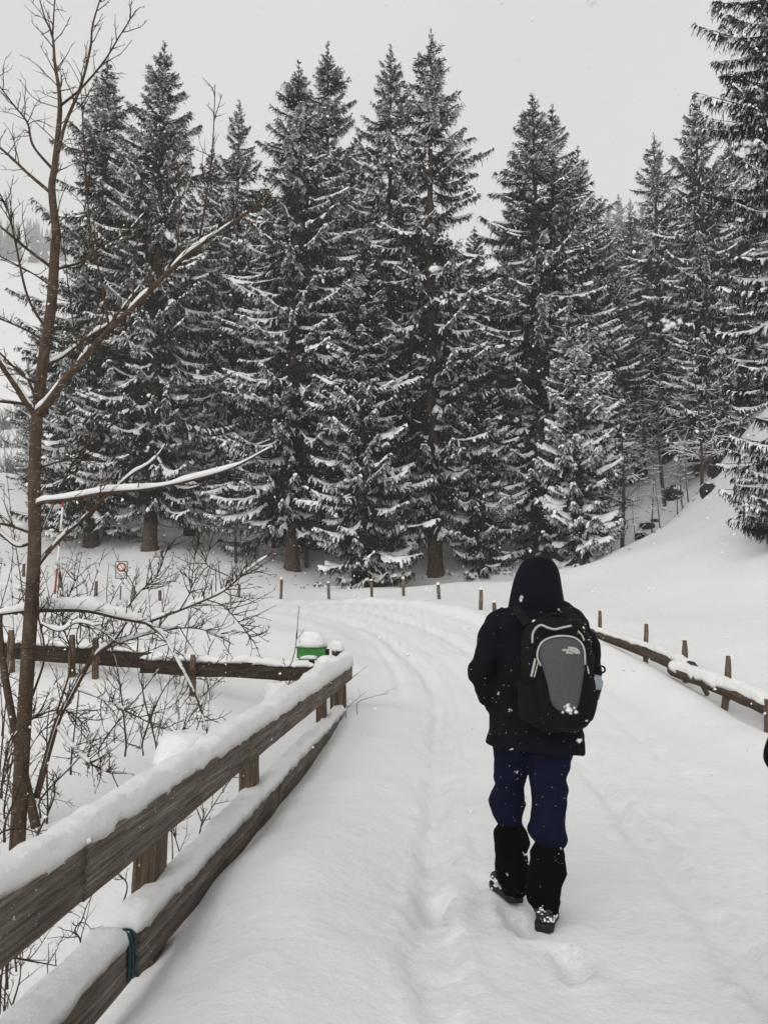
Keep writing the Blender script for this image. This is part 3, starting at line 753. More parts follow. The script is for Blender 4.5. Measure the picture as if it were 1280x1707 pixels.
# ------------------------------------------------------------------ log fence on the right
lf = empty('log_fence', at(1146, 1130, 11.5), 'low log fence loaded with snow along the right side of the road', 'fence')
def log(name, pts, r0, r1, seed):
    b = MB(); P = catmull([tuple(p) for p in pts], 8); n = len(P)
    loc = Vector(pts[0]); ex = (Vector(pts[-1]) - loc).normalized(); ey = Vector((0, 0, 1)).cross(ex).normalized(); R = Matrix((ex, ey, ex.cross(ey))).transposed().to_4x4()
    W = Matrix.Translation(loc) @ R; Wi = np.array(W.inverted())
    Pl = P @ Wi[:3, :3].T + Wi[:3, 3]
    x = np.linspace(0, 1, n)
    b.tube(Pl, (r0 + (r1 - r0) * x) * (1 + .12 * vnoise(x * 14, x * 0, seed)), 10)
    o = b.build(name, M['wood_log'], lf, True); o.matrix_local = Matrix.Translation(-lf.location) @ W
    return P
A = log('log', [at(930, 1030, 17.3), at(985, 1052, 15), at(1060, 1079, 13.2), at(1135, 1110, 11.6), at(1150, 1116, 11.35)], .085, .125, 3)
B = log('log', [at(1122, 1115, 11.45), at(1180, 1136, 10.6), at(1240, 1160, 9.9), at(1300, 1186, 9.3), at(1400, 1230, 8.4)], .105, .125, 5)
for i, (px, y0, y1, D, w_) in enumerate(((1003, 1085, 1018, 15.0, .095), (1078, 1105, 1040, 13.2, .09), (1146, 1140, 1068, 11.75, .085), (1217, 1160, 1094, 10.6, .08), (950, 1060, 1007, 17.2, .09), (938, 1050, 1005, 18.4, .085))):
    a0, a1 = at(px, y0, D), at(px + (2 if i % 2 else -1), y1, D)
    timber('stake', (a0.x, a0.y + .11, a0.z - .3), (a1.x, a1.y + .11, a1.z), .06, w_, M['stake'], lf, .005, 0, 80 + i, point=.07)
timber('stake', at(1162, 1128, 11.2), at(1178, 1146, 11.0) - Vector((0, 0, .1)), .05, .06, M['stake'], lf, .004, 0, 91)
timber('stake', at(1205, 1165, 10.3) - Vector((0, 0, .2)), at(1212, 1130, 10.3), .06, .085, M['stake'], lf, .004, 0, 92)
timber('stake', at(1279, 1205, 9.35) - Vector((0, 0, .3)), at(1281, 1166, 9.35), .07, .11, M['stake'], lf, .004, 0, 93)
def loglift(P, r, f0=0.0, f1=1.0):
    k0, k1 = int(f0 * (len(P) - 1)), int(f1 * (len(P) - 1)) + 1
    return [Vector(p) + Vector((0, 0, r)) for p in P[k0:k1]]
snow_ridge('snow_cap', loglift(A, .07), .15, lambda x: .035 + .05 * (x / 6) ** 2, lf, seed=6, lump=.6)
snow_ridge('snow_cap', loglift(B, .05), .22, .10, lf, seed=7, lump=.45, overhang=.05, step=.022, nprof=17)
for (px, y, D, r) in ((1078, 1041, 13.35, .05), (1217, 1096, 10.75, .06), (1003, 1019, 15.15, .05)):
    p = at(px, y, D); snow_mound('snow_cap', (p.x, p.y, p.z - .03), r * .8, r, r * 1.2, lf, 3)

# ------------------------------------------------------------------ stakes marking the outer edge of the bend
ST = [(825, 1024, 1008, 19.3), (800, 1020, 987, 20), (733, 1002, 979, 22.5), (673, 996, 969, 24.5), (620, 998, 972, 26), (549, 1000, 976, 27), (468, 1001, 970, 27.5), (398, 1001, 979, 28), (268, 1010, 988, 28.5), (223, 1008, 983, 28.8), (160, 1000, 973, 29), (102, 986, 958, 29.5), (40, 967, 944, 30)]
OW = ['lowest little stake right beside the walker elbow', 'upright stake, first clear one left of the walker', 'stake leaning left, second clear one left of the walker', 'stake, third clear one left of the walker', 'stake, fourth left of the walker, below the half grown spruce', 'stake, fifth left of the walker', 'tall thin stake, sixth left of the walker', 'stake at the tips of the bare shrub', 'stake half hidden behind shrub twigs, second right of the road sign', 'stake just right of the road sign', 'stake between the striped pole and the road sign', 'stake right beside the striped pole', 'stake left of the bare trunk']
for i, (px, y0, y1, D) in enumerate(ST):
    a0, a1 = at(px, y0, D), at(px + (-3 if i == 2 else random.uniform(-2, 2)), y1 - 5, D)
    z = min(a0.z, gz(a0.x, a0.y)) - .3
    st = empty('fence_stake', (a0.x, a0.y, gz(a0.x, a0.y)), 'grey wooden ' + OW[i] if 'stake' == OW[i][:5] else 'wooden ' + OW[i], 'stake', 'stakes along the outer edge of the bend')
    timber('shaft', (a0.x, a0.y, z), a1, .09, .115 if i != 6 else .09, M['stake'], st, .005, 0, 100 + i, point=.06)
    snow_mound('snow_cap', (a1.x, a1.y, a1.z - .02), .05, .05, .05 + .05 * random.random(), st, 7)

# ------------------------------------------------------------------ road sign and striped snow pole
M['white_paint'] = m_plain('white_sign_face', (.72, .72, .70), .5, .4, .04, 10)
M['red_paint'] = m_plain('red_sign_ring', (.30, .022, .03), .5, .4, .1, 10)
M['grey_metal'] = m_plain('galvanised_steel', (.09, .09, .09), .5, .5, .15, 20)
M['ink'] = m_plain('grey_print', (.25, .25, .25), .6, .3, .1, 10)
SD = 28.5
sb = at(200, 1000, SD); c = at(203, 950, SD); sgn = empty('road_sign', (sb.x, sb.y, gz(sb.x, sb.y)), 'white rectangular road sign with a red ring on a thin post', 'sign')
sw, sh = .42, .62
timber('panel', (c.x - sw / 2, c.y, c.z), (c.x + sw / 2, c.y, c.z), .02, sh, M['white_paint'], sgn, .0003, 0, 2, chamfer=.003)
for q, (xa, xb, za, zb) in enumerate(((-sw / 2, sw / 2, sh / 2, sh / 2), (-sw / 2, sw / 2, -sh / 2, -sh / 2), (-sw / 2, -sw / 2, -sh / 2, sh / 2), (sw / 2, sw / 2, -sh / 2, sh / 2))):
    timber('rim', (c.x + xa, c.y - .012, c.z + za), (c.x + xb, c.y - .012, c.z + zb), .018, .03, M['grey_metal'], sgn, .0003, 0, 2, chamfer=.002)
b = MB(); a = np.linspace(0, 2 * np.pi, 33)[:-1]; rings = []
for (r, dy) in ((.118, 0), (.175, 0), (.175, -.006), (.118, -.006), (.118, 0)): rings.append(np.stack([c.x + r * np.cos(a), np.full(32, c.y - .013 + dy), c.z + .10 + r * np.sin(a)], -1))
b.loft(rings, cap=False); b.build('red_ring', M['red_paint'], sgn, False, origin=tuple(sgn.location))
for k in range(3):
    timber('text_line', (c.x - .15, c.y - .014, c.z - .14 - k * .055), (c.x + (.15, .12, .06)[k], c.y - .014, c.z - .14 - k * .055), .004, .018, M['ink'], sgn, .0002, 0, 4, chamfer=.001)
c2 = at(205, 972, SD); timber('lower_panel', (c2.x - .13, c2.y, c2.z), (c2.x + .17, c2.y, c2.z), .02, .2, M['white_paint'], sgn, .0003, 0, 2, chamfer=.003)
timber('symbol', (c2.x - .02, c2.y - .014, c2.z), (c2.x + .06, c2.y - .014, c2.z), .004, .1, M['ink'], sgn, .0003, 0, 2, chamfer=.001)
b = MB(); b.tube([(sb.x, sb.y + .04, sb.z - .6), (c.x, c.y + .04, c.z + .3)], [.028, .028], 8); b.build('pole', M['grey_metal'], sgn, True, origin=tuple(sgn.location))
sp = empty('snow_pole', at(95, 985, 27), 'tall thin red and white striped snow pole leaning behind the bare trunk', 'pole')
pa, pb = at(92, 990, 27), at(107, 822, 27)
stripes = [(0, .25, 'red_paint'), (.25, .47, 'white_paint'), (.47, .62, 'red_paint'), (.62, .86, 'white_paint'), (.86, 1.0, 'red_paint')]
for (f0, f1, mm) in stripes:
    b = MB(); b.tube([tuple(pa.lerp(pb, f0)), tuple(pa.lerp(pb, f1))], [.033, .033], 8); b.build('stripe', M[mm], sp, True, origin=tuple(sp.location))
# ------------------------------------------------------------------ bare tree and shrubs in the left foreground
def limb_pts(pix, D0, D1):
    n = len(pix); return [tuple(at(px, py, D0 + (D1 - D0) * i / (n - 1))) for i, (px, py) in enumerate(pix)]

def grow_twigs(b, P, g, n, len0, r0, D_spread=.5, upness=.35, depth=1, f0=.25):
    """side twigs along a limb, each with a few finer ones"""
    m = len(P)
    for _ in range(n):
        f = g.uniform(f0, .99); i = min(m - 2, int(f * (m - 1))); p = P[i] + (P[i + 1] - P[i]) * g.random()
        t = norm(P[min(m - 1, i + 1)] - P[i]); side = norm(np.cross(t, g.normal(0, 1, 3)))
        d = norm(t * g.uniform(.3, 1.0) + side * g.uniform(.5, 1.0) + np.array([0, 0, upness * g.uniform(-.3, 1.4)]))
        L = len0 * g.uniform(.35, 1.2) * (1 - .5 * f); k = 5
        pts = [p]; dd = d
        for q in range(k):
            dd = norm(dd + g.normal(0, .16, 3) + np.array([0, 0, .07 * upness])); pts.append(pts[-1] + dd * L / k)
        pts = np.array(pts); b.tube(pts, r0 * np.linspace(1, .35, k + 1), 4, cap=False)
        if depth > 0: grow_twigs(b, pts, g, int(g.integers(2, 5)), L * .45, r0 * .6, D_spread, upness, depth - 1, .2)

def limb_snow(b, P, R, g, amount=.9, thick=1.0, fade=.35):
    """clumps of snow lying on the upper side of a limb"""
    n = len(P); seg = np.linalg.norm(np.diff(P, axis=0), axis=1).sum()
    x = np.linspace(0, seg, n); cov = vnoise(x / .16, x * 0, int(g.integers(1000))) + .5
    on = cov < amount + .12 - fade * np.linspace(0, 1, n) ** 2
    i = 0
    while i < n:
        if not on[i]: i += 1; continue
        j = i
        while j < n and on[j]: j += 1
        if j - i >= 3:
            Q = P[i:j]; r = R[i:j]; T = norm(np.gradient(Q, axis=0)); sd_ = norm(np.cross(T, [0, 0, 1.0]))
            flat = np.sqrt(np.clip(1 - T[:, 2] ** 2, .02, 1))
            e = np.sin(np.linspace(.12, np.pi - .12, j - i)) ** .45
            xx = np.linspace(0, seg * (j - i) / n, j - i)
            h = (r * .9 + .026 * thick * (1 + .8 * fbm(xx / .12, xx * 0, int(g.integers(1000)), 2))) * e * flat; w = (r * .92 + .006 * thick) * (.55 + .45 * e)
            a = np.linspace(0, np.pi, 7); rings = []
            for q in range(j - i):
                rings.append(Q[q] + sd_[q] * (np.cos(a) * w[q])[:, None] + np.array([0, 0, 1.0]) * (r[q] * .25 + np.sin(a) ** .8 * (h[q] + r[q] * .5))[:, None])
            b.loft(rings)
        i = j

def bare_tree(name, root_px, label, trunk, limbs, seed, cat='tree'):
    g = np.random.default_rng(seed)
    root = empty(name, root_px, label, cat)
    o3 = tuple(root.location)
    tw = MB(); sn = MB()
    pix, D0, D1, ra, rb = trunk
    P = catmull(limb_pts(pix, D0, D1), 6); R = np.interp(np.linspace(0, 1, len(P)), np.linspace(0, 1, len(ra)), ra)
    b = MB(); b.tube(P, R, 12); b.build('trunk', M['bark_young'], root, True, origin=o3)
    grow_twigs(tw, P, g, rb, .5, .005, upness=.5, f0=.55)
    for (pix, D0, D1, r0, r1, snow, nt) in limbs:
        P = catmull(limb_pts(pix, D0, D1), 7); R = np.linspace(r0, r1, len(P)) * (1 + .12 * vnoise(np.arange(len(P)) / 2.0, np.zeros(len(P)), seed))
        b = MB(); b.tube(P, R, 8); b.build('branch', M['bark_young'] if r0 > .012 else M['twig_brown'], root, True, origin=o3)
        if nt: grow_twigs(tw, P, g, int(nt * (2.6 if name == 'bare_shrub' else 2.2)), .40, .0042, upness=.45, depth=2 if name == 'bare_shrub' else 1)
        if snow:
            Pd = catmull(P, 3); limb_snow(sn, Pd, np.interp(np.linspace(0, 1, len(Pd)), np.linspace(0, 1, len(R)), R), g, snow, 2.3 if snow > .98 else 1.0, 0 if snow > .98 else .4)
    tw.build('twigs', M['twig_brown'], root, True, origin=o3)['kind'] = 'stuff'
    if sn.n: sn.build('snow_load', M['snow_cap'], root, True, origin=o3)['kind'] = 'stuff'
    return root

TD = 5.6
tr_pix = [(26, 1470), (30, 1400), (38, 1250), (47, 1100), (58, 920), (58, 800), (62, 700), (73, 600), (86, 510), (92, 422), (94, 385), (87, 316), (92, 274), (100, 193), (99, 151), (92, 105), (88, 60), (75, 28), (62, -20)]
limbs = [
    ([(88, 63), (90, 30), (93, -20)], 5.6, 5.5, .007, .004, 0, 3),
    ([(97, 255), (110, 205), (135, 144), (151, 81), (155, 42), (170, -10)], 5.6, 5.4, .014, .005, 0, 7),
    ([(103, 175), (134, 149), (172, 105), (200, 60), (228, 16)], 5.6, 5.3, .010, .003, 0, 6),
    ([(89, 283), (56, 243), (46, 204), (21, 172), (-10, 130)], 5.6, 5.9, .011, .005, 0, 7),
    ([(86, 322), (46, 288), (21, 264), (-20, 228)], 5.6, 5.5, .014, .008, 0, 5),
    ([(88, 447), (46, 415), (21, 394), (-20, 360)], 5.6, 5.3, .013, .008, 0, 4),
    ([(84, 475), (52, 454), (0, 427), (-20, 415)], 5.6, 5.8, .007, .004, 0, 4),
    ([(78, 550), (46, 492), (25, 397), (14, 352), (-6, 310)], 5.6, 5.3, .010, .004, 0, 8),
    ([(74, 568), (46, 551), (15, 537), (-10, 528)], 5.6, 5.9, .010, .006, 0, 3),
    ([(64, 640), (40, 627), (0, 588)], 5.6, 5.4, .011, .007, .3, 3),
    ([(60, 690), (43, 668), (26, 640), (0, 602), (-20, 575)], 5.6, 5.4, .030, .024, .9, 3),
    ([(62, 668), (40, 622), (0, 600)], 5.55, 5.8, .010, .006, 0, 3),
    ([(52, 676), (30, 672), (-10, 668)], 5.5, 5.3, .012, .010, 0, 0),
    ([(62, 690), (78, 675), (105, 638), (141, 596), (183, 550), (246, 489), (299, 436), (351, 397), (415, 352), (455, 322)], 5.6, 5.0, .036, .004, .62, 18),
    ([(78, 606), (105, 594), (151, 559), (183, 538), (215, 500), (272, 430)], 5.6, 6.1, .018, .005, .75, 9),
    ([(94, 449), (137, 436), (169, 411), (211, 387), (250, 345), (299, 292)], 5.6, 6.0, .011, .003, .2, 8),
    ([(332, 404), (346, 316), (355, 239), (359, 141)], 5.15, 5.1, .008, .0025, 0, 5),
    ([(295, 440), (299, 352), (299, 267)], 5.2, 5.25, .006, .002, 0, 4),
    ([(220, 512), (228, 422), (232, 352), (243, 274)], 5.3, 5.35, .007, .002, 0, 6),
    ([(183, 550), (169, 468), (151, 380), (141, 246), (135, 141)], 5.4, 5.5, .009, .003, 0, 9),
    ([(141, 598), (130, 577), (116, 492), (105, 387)], 5.5, 5.6, .008, .003, 0, 6),
    ([(60, 842), (75, 836), (120, 831), (176, 821), (246, 815), (316, 801), (387, 780), (450, 747)], 5.6, 5.2, .020, .006, .97, 8),
    ([(52, 965), (70, 933), (105, 894), (141, 863), (176, 828), (218, 792), (260, 763), (299, 701)], 5.6, 6.0, .021, .006, .85, 10),
    ([(62, 900), (76, 870), (120, 775), (148, 740), (197, 701), (253, 655), (292, 634)], 5.6, 6.2, .011, .004, .4, 12),
    ([(62, 782), (90, 772), (130, 762), (190, 738)], 5.6, 5.9, .008, .003, .3, 6),
    ([(52, 888), (21, 877), (-20, 868)], 5.6, 5.4, .013, .009, .85, 2),
    ([(52, 906), (28, 910), (0, 889), (-20, 880)], 5.6, 5.5, .011, .008, .7, 3),
]
bare_tree('bare_tree', at(30, 1415, TD), 'young bare deciduous tree with snowy limbs at the left edge', (tr_pix, TD, TD, [.056, .051, .048, .043, .040, .037, .032, .025, .018, .012, .007, .004], 24), limbs, 5)

sh = [
    ([(244, 1038), (300, 1017), (347, 998), (375, 984), (408, 956), (445, 928)], 5.9, 5.6, .013, .003, .8, 16),
    ([(244, 1038), (272, 1059), (291, 1092), (309, 1125), (328, 1163), (345, 1215)], 5.9, 5.7, .015, .005, .85, 16),
    ([(61, 1330), (94, 1210), (117, 1163), (155, 1097), (188, 1069), (211, 1036)], 5.7, 5.9, .024, .012, .8, 10),
    ([(94, 1210), (122, 1247), (155, 1275), (188, 1290)], 5.75, 5.4, .012, .004, .7, 12),
    ([(150, 1100), (180, 1080), (230, 1062), (290, 1048), (340, 1050), (390, 1075)], 5.8, 6.2, .009, .003, .8, 14),
    ([(130, 1150), (170, 1165), (220, 1190), (270, 1215)], 5.8, 5.5, .008, .003, .5, 10),
    ([(70, 1040), (100, 1052), (130, 1038), (165, 1048), (200, 1075)], 5.5, 5.6, .008, .004, .5, 8),
    ([(10, 1240), (60, 1195), (110, 1185), (150, 1215)], 5.4, 5.6, .008, .003, .5, 10),
    ([(55, 1160), (75, 1090), (60, 1010), (50, 960)], 5.7, 5.5, .009, .003, 0, 8),
    ([(95, 1190), (120, 1100), (105, 1030), (130, 960)], 5.9, 6.1, .008, .003, 0, 10),
    ([(380, 960), (345, 940), (352, 905), (340, 880)], 5.6, 5.8, .004, .002, 0, 6),
    ([(200, 1030), (235, 985), (262, 960), (282, 905)], 5.9, 6.1, .006, .002, 0, 9),
    ([(300, 1017), (318, 985), (322, 950), (330, 900)], 5.8, 5.9, .005, .002, 0, 8),
    ([(345, 1000), (372, 1010), (400, 1040), (418, 1062)], 5.7, 5.5, .005, .002, 0, 8),
]
bare_tree('bare_shrub', at(61, 1335, 5.7), 'sprawling leafless shrub with snow laden arching stems beside the bare trunk', ([(61, 1380), (50, 1330), (30, 1240), (8, 1120), (0, 1024), (30, 1020), (61, 1017), (141, 1017), (197, 1029), (244, 1038)], 5.6, 5.9, [.034, .03, .026, .024, .022, .02, .018, .015], 16), sh + [([(0, 1024), (61, 1017), (141, 1017), (197, 1029), (244, 1038)], 5.72, 5.9, .012, .012, .99, 0)], 9, 'shrub')

def stem_clump(name, label, spots, D, seed, group=None, r=.006, twn=8, cat='shrub'):
    g = np.random.default_rng(seed)
    b0 = at(spots[0][0], spots[0][1], D); root = empty(name, (b0.x, b0.y, gz(b0.x, b0.y)), label, cat, group)
    tw = MB(); o3 = tuple(root.location)
    for (x0, y0, x1, y1) in spots:
        a, c = np.array(at(x0, y0, D + g.uniform(-.3, .3))), np.array(at(x1, y1, D + g.uniform(-.4, .4)))
        mid = (a + c) / 2 + g.normal(0, .05, 3) * np.linalg.norm(c - a); a0 = a - np.array([0, 0, .12])
        P = catmull([a0, a, mid, c], 5); b = MB(); b.tube(P, np.linspace(r, r * .3, len(P)) * g.uniform(.7, 1.2), 6)
        b.build('stem', M['twig_brown'], root, True, origin=o3)
        grow_twigs(tw, P, g, twn, .25, r * .42, upness=.6, f0=.35)
    tw.build('twigs', M['twig_brown'], root, True, origin=o3)['kind'] = 'stuff'
    return root
stem_clump('bare_shrub', 'upright thin shrub stems between the cross fence and the railing', [(262, 1235, 285, 1120), (290, 1245, 285, 1105), (300, 1240, 322, 1150), (318, 1245, 352, 1130), (345, 1230, 352, 1140), (192, 1215, 190, 1110), (310, 1200, 355, 1165)], 7.2, 3)
stem_clump('sapling_shoot', 'single tall thin leaning shoot in front of the green box', [(447, 1165, 499, 1010), (470, 1160, 485, 1135)], 8.2, 4, r=.011, twn=5)
stem_clump('bare_shrub', 'thin shrub stems seen through the gap between the bridge rails', [(288, 1425, 335, 1290), (300, 1425, 300, 1330), (335, 1380, 335, 1320), (335, 1380, 395, 1285), (275, 1390, 285, 1370), (205, 1510, 172, 1440)], 4.6, 6)
stem_clump('bare_shrub', 'dark shrub stems in the bottom left corner below the upper rail', [(8, 1700, 20, 1580), (18, 1690, 32, 1575), (2, 1640, 15, 1570), (30, 1575, 100, 1515), (15, 1600, 95, 1610), (135, 1570, 140, 1530)], 3.6, 7)
stem_clump('bare_shrub', 'thin upright reeds and shoots left of the bare trunk', [(15, 1060, 5, 930), (25, 1070, 20, 940), (5, 1200, 15, 1060), (40, 1000, 8, 745), (70, 1080, 60, 980), (0, 1020, 12, 840)], 6.2, 8)
stem_clump('bare_shrub', 'fine shrub shoots right of the bare trunk below the striped pole', [(90, 1060, 130, 900), (130, 1050, 175, 915), (135, 1040, 137, 920), (165, 1060, 215, 950), (230, 1060, 225, 960), (255, 1050, 248, 970), (100, 1040, 95, 935), (190, 1050, 182, 940)], 6.3, 10)
stem_clump('bare_shrub', 'dark twiggy undergrowth at the left edge behind the trunk foot', [(0, 1330, 20, 1200), (10, 1370, 40, 1240), (20, 1400, 60, 1280), (0, 1390, 70, 1390), (60, 1400, 90, 1290), (5, 1300, 60, 1180), (40, 1380, 10, 1250)], 5.2, 12, r=.008, twn=14)
stem_clump('snow_twig', 'dry twigs poking out of the snow right of the railing end', [(577, 1185, 612, 1152), (596, 1172, 650, 1156), (560, 1150, 612, 1110)], 8.6, 14, r=.0045, twn=2)

def thicket(label, spots, seed, snow=True):
    """low tangled shrub: arching stems, many fine twigs, snow lying on the stems"""
    g = np.random.default_rng(seed); b0 = at(spots[0][0], spots[0][1], spots[0][4]); root = empty('bare_shrub', (b0.x, b0.y, gz(b0.x, b0.y)), label, 'shrub'); o3 = tuple(root.location); tw = MB(); sn = MB()
    for (x0, y0, x1, y1, D) in spots:
        a, c = np.array(at(x0, y0, D)), np.array(at(x1, y1, D + g.uniform(-.3, .3))); mid = (a + c) / 2 + np.array([g.normal(0, .05), g.normal(0, .08), .12 * np.linalg.norm(c - a)])
        P = catmull([a - np.array([0, 0, .15]), a, mid, c], 6); R = np.linspace(.009, .003, len(P)); b = MB(); b.tube(P, R, 6); b.build('stem', M['twig_brown'], root, True, origin=o3)
        grow_twigs(tw, P, g, 14, .34, .0036, upness=.4, depth=2, f0=.15)
        if snow: Pd = catmull(P, 3); limb_snow(sn, Pd, np.linspace(.009, .003, len(Pd)), g, .6, .7)
    tw.build('twigs', M['twig_brown'], root, True, origin=o3)['kind'] = 'stuff'
    if sn.n: sn.build('snow_load', M['snow_cap'], root, True, origin=o3)['kind'] = 'stuff'
thicket('tangled snowy thicket in front of the cross fence, right of the bare trunk', [(150, 1250, 230, 1090, 6.6), (170, 1240, 270, 1110, 6.7), (210, 1230, 180, 1060, 6.5), (240, 1230, 330, 1095, 6.9), (260, 1240, 250, 1080, 6.8), (120, 1260, 130, 1070, 6.5), (300, 1230, 385, 1120, 7.0)], 31)
thicket('tangled snowy thicket at the left edge beside the bare trunk foot', [(10, 1330, 60, 1120, 6.0), (30, 1340, 110, 1180, 6.0), (70, 1330, 150, 1220, 6.1), (0, 1290, 20, 1090, 6.2), (80, 1340, 90, 1140, 6.1)], 33)
thicket('fine twiggy thicket behind the cross fence near the road sign', [(150, 1070, 120, 930, 10.3), (200, 1070, 230, 950, 10.4), (260, 1075, 290, 940, 10.4), (310, 1075, 350, 950, 10.5), (90, 1060, 60, 930, 10.2), (350, 1080, 385, 985, 10.6)], 35)
# ------------------------------------------------------------------ people
M['navy'] = m_plain('navy_shell_fabric', (.0042, .0046, .0082), .8, .08, .25, 14, .35, 350)
M['black'] = m_plain('black_shell_fabric', (.0062, .0056, .005), .85, .07, .25, 14, .35, 350)
M['pants'] = m_plain('navy_trouser_fabric', (.0056, .007, .021), .9, .06, .2, 14, .3, 350)
M['gaiter'] = m_plain('black_gaiter_fabric', (.0022, .0021, .002), .9, .05, .3, 20, .3, 300)
M['boot'] = m_plain('black_boot_leather', (.012, .011, .010), .6, .35, .4, 25, .4, 120)
M['sole'] = m_plain('boot_rubber', (.010, .010, .010), .7, .3, .3, 40)
M['skin'] = m_plain('skin', (.50, .27, .21), .55, .35, .12, 18)
M['pack_black'] = m_plain('pack_black_nylon', (.0062, .0059, .0056), .85, .12, .25, 30, .4, 500)
M['pack_grey'] = m_plain('pack_grey_panel', (.068, .069, .07), .7, .3, .12, 60, .35, 600)
M['piping'] = m_plain('pale_piping', (.42, .41, .38), .6, .35, .1, 40)
M['logo'] = m_plain('pale_print', (.62, .61, .58), .6, .3, .05, 40)
M['bottle'] = m_plain('frosted_bottle', (.20, .235, .25), .35, .5, .1, 8)
WD = 3.85
WB = at(895, 1520, WD); WALK = Vector((WB.x, WB.y, gz(WB.x, WB.y)))

def ering(l, r, py, D, hd, n=28, pw=2.4, tilt=0.0):
    c = at((l + r) / 2, py, D); hw = (r - l) / 2 * D / F_PX
    a = np.arange(n) * 2 * np.pi / n
    ca, sa = np.cos(a), np.sin(a)
    x = np.sign(ca) * np.abs(ca) ** (2 / pw) * hw; y = np.sign(sa) * np.abs(sa) ** (2 / pw) * hd
    return np.stack([c.x + x, c.y + y, np.full(n, c.z) + tilt * x], -1)

def remeshed(name, parts, mats, parent, voxel=.012, smooth=6, fold=.0, fscale=(9, 9, 5), seed=0, bands=None, origin=None):
    """union of closed lofts grown into one continuous skin, with soft cloth folds"""
    b = MB()
    for rings in parts: b.loft(rings)
    me = b.mesh(name, mats, True, origin)
    tmp = bpy.data.objects.new('tmp', me); COL.objects.link(tmp)
    m = tmp.modifiers.new('r', 'REMESH'); m.mode = 'VOXEL'; m.voxel_size = voxel; m.use_smooth_shade = True
    s = tmp.modifiers.new('s', 'SMOOTH'); s.iterations = smooth; s.factor = .5
    dg = bpy.context.evaluated_depsgraph_get(); dg.update()
    me2 = bpy.data.meshes.new_from_object(tmp.evaluated_get(dg)); bpy.data.objects.remove(tmp)
    n = len(me2.vertices); V = np.zeros(n * 3); N = np.zeros(n * 3)
    me2.vertices.foreach_get('co', V); me2.vertices.foreach_get('normal', N); V = V.reshape(-1, 3); N = N.reshape(-1, 3)
    if fold:
        f = (vnoise(V[:, 0] * fscale[0] + V[:, 2] * 3 + seed, V[:, 2] * fscale[2] + V[:, 1] * 4, seed) * 1.3 + vnoise(V[:, 0] * 14 + V[:, 1] * 9, V[:, 2] * 22 - V[:, 0] * 7, seed + 3) * .7) * fold
        V = V + N * f[:, None]; me2.vertices.foreach_set('co', V.ravel())
    me2.materials.clear()
    for mm in mats: me2.materials.append(mm)
    k = len(me2.polygons); me2.polygons.foreach_set('use_smooth', np.ones(k, bool))
    if bands:
        C = np.zeros(k * 3); me2.polygons.foreach_get('center', C); me2.polygons.foreach_set('material_index', bands(C.reshape(-1, 3)).astype(np.int32))
    else: me2.polygons.foreach_set('material_index', np.zeros(k, np.int32))
    me2.update()
    return link(name, me2, parent)

def sleeve(pix, D, rad):
    P = catmull([tuple(at(px, py, d)) for (px, py), d in zip(pix, D)], 5); R = np.interp(np.linspace(0, 1, len(P)), np.linspace(0, 1, len(rad)), rad)
    T = norm(np.gradient(P, axis=0)); A = norm(np.cross(T, [0, 1.0, 0.2])); B = np.cross(T, A); a = np.arange(18) * 2 * np.pi / 18
    return P[:, None] + R[:, None, None] * (np.cos(a)[None, :, None] * A[:, None] + np.sin(a)[None, :, None] * B[:, None])

TORSO = [ering(862, 930, 1003, 3.87, .07), ering(846, 948, 1010, 3.87, .10), ering(832, 964, 1020, 3.87, .12), ering(822, 975, 1036, 3.86, .135), ering(822, 976, 1075, 3.85, .14), ering(824, 974, 1110, 3.85, .145),
         ering(822, 972, 1150, 3.85, .145), ering(816, 971, 1190, 3.85, .15), ering(812, 970, 1225, 3.85, .155), ering(809, 970, 1246, 3.85, .16, tilt=-.10), ering(811, 968, 1249, 3.85, .155, tilt=-.10)]
ARML = sleeve([(850, 1030), (826, 1052), (809, 1102), (808, 1130), (820, 1165), (836, 1188)], [3.86, 3.85, 3.83, 3.83, 3.88, 3.95], [.07, .075, .067, .063, .058, .05])
ARMR = sleeve([(948, 1034), (966, 1056), (979, 1105), (980, 1130), (966, 1165), (952, 1190)], [3.86, 3.85, 3.85, 3.86, 3.92, 3.98], [.07, .072, .062, .060, .055, .047])
Z1, Z2 = at(895, 1103, WD).z, at(895, 1209, WD).z
LEGL = [ering(l, r, y, D, h, 22, 2.2) for (l, r, y, D, h) in ((822, 886, 1225, 3.86, .11), (822, 884, 1255, 3.87, .105), (823, 878, 1285, 3.91, .095), (826, 873, 1308, 3.94, .085), (819, 873, 1322, 3.96, .088), (818, 877, 1340, 3.97, .085), (822, 872, 1355, 3.98, .072), (828, 868, 1371, 3.99, .062), (830, 866, 1374, 3.99, .055))]
LEGR = [ering(l, r, y, D, h, 22, 2.2) for (l, r, y, D, h) in ((868, 954, 1225, 3.86, .115), (878, 952, 1262, 3.84, .11), (884, 947, 1295, 3.82, .095), (885, 943, 1330, 3.80, .088), (884, 941, 1358, 3.79, .085), (881, 941, 1383, 3.78, .085), (885, 940, 1397, 3.78, .078), (892, 936, 1408, 3.78, .066), (894, 934, 1411, 3.78, .058))]
GAIL = [ering(l, r, y, D, h, 22, 2.2) for (l, r, y, D, h) in ((831, 866, 1364, 3.99, .055), (829, 868, 1372, 3.99, .06), (823, 877, 1387, 4.0, .085), (822, 880, 1403, 4.0, .088), (826, 876, 1423, 4.01, .078), (826, 879, 1433, 4.02, .078), (826, 882, 1450, 4.02, .088), (828, 881, 1468, 4.03, .09), (836, 874, 1484, 4.03, .08), (840, 870, 1489, 4.03, .07))]
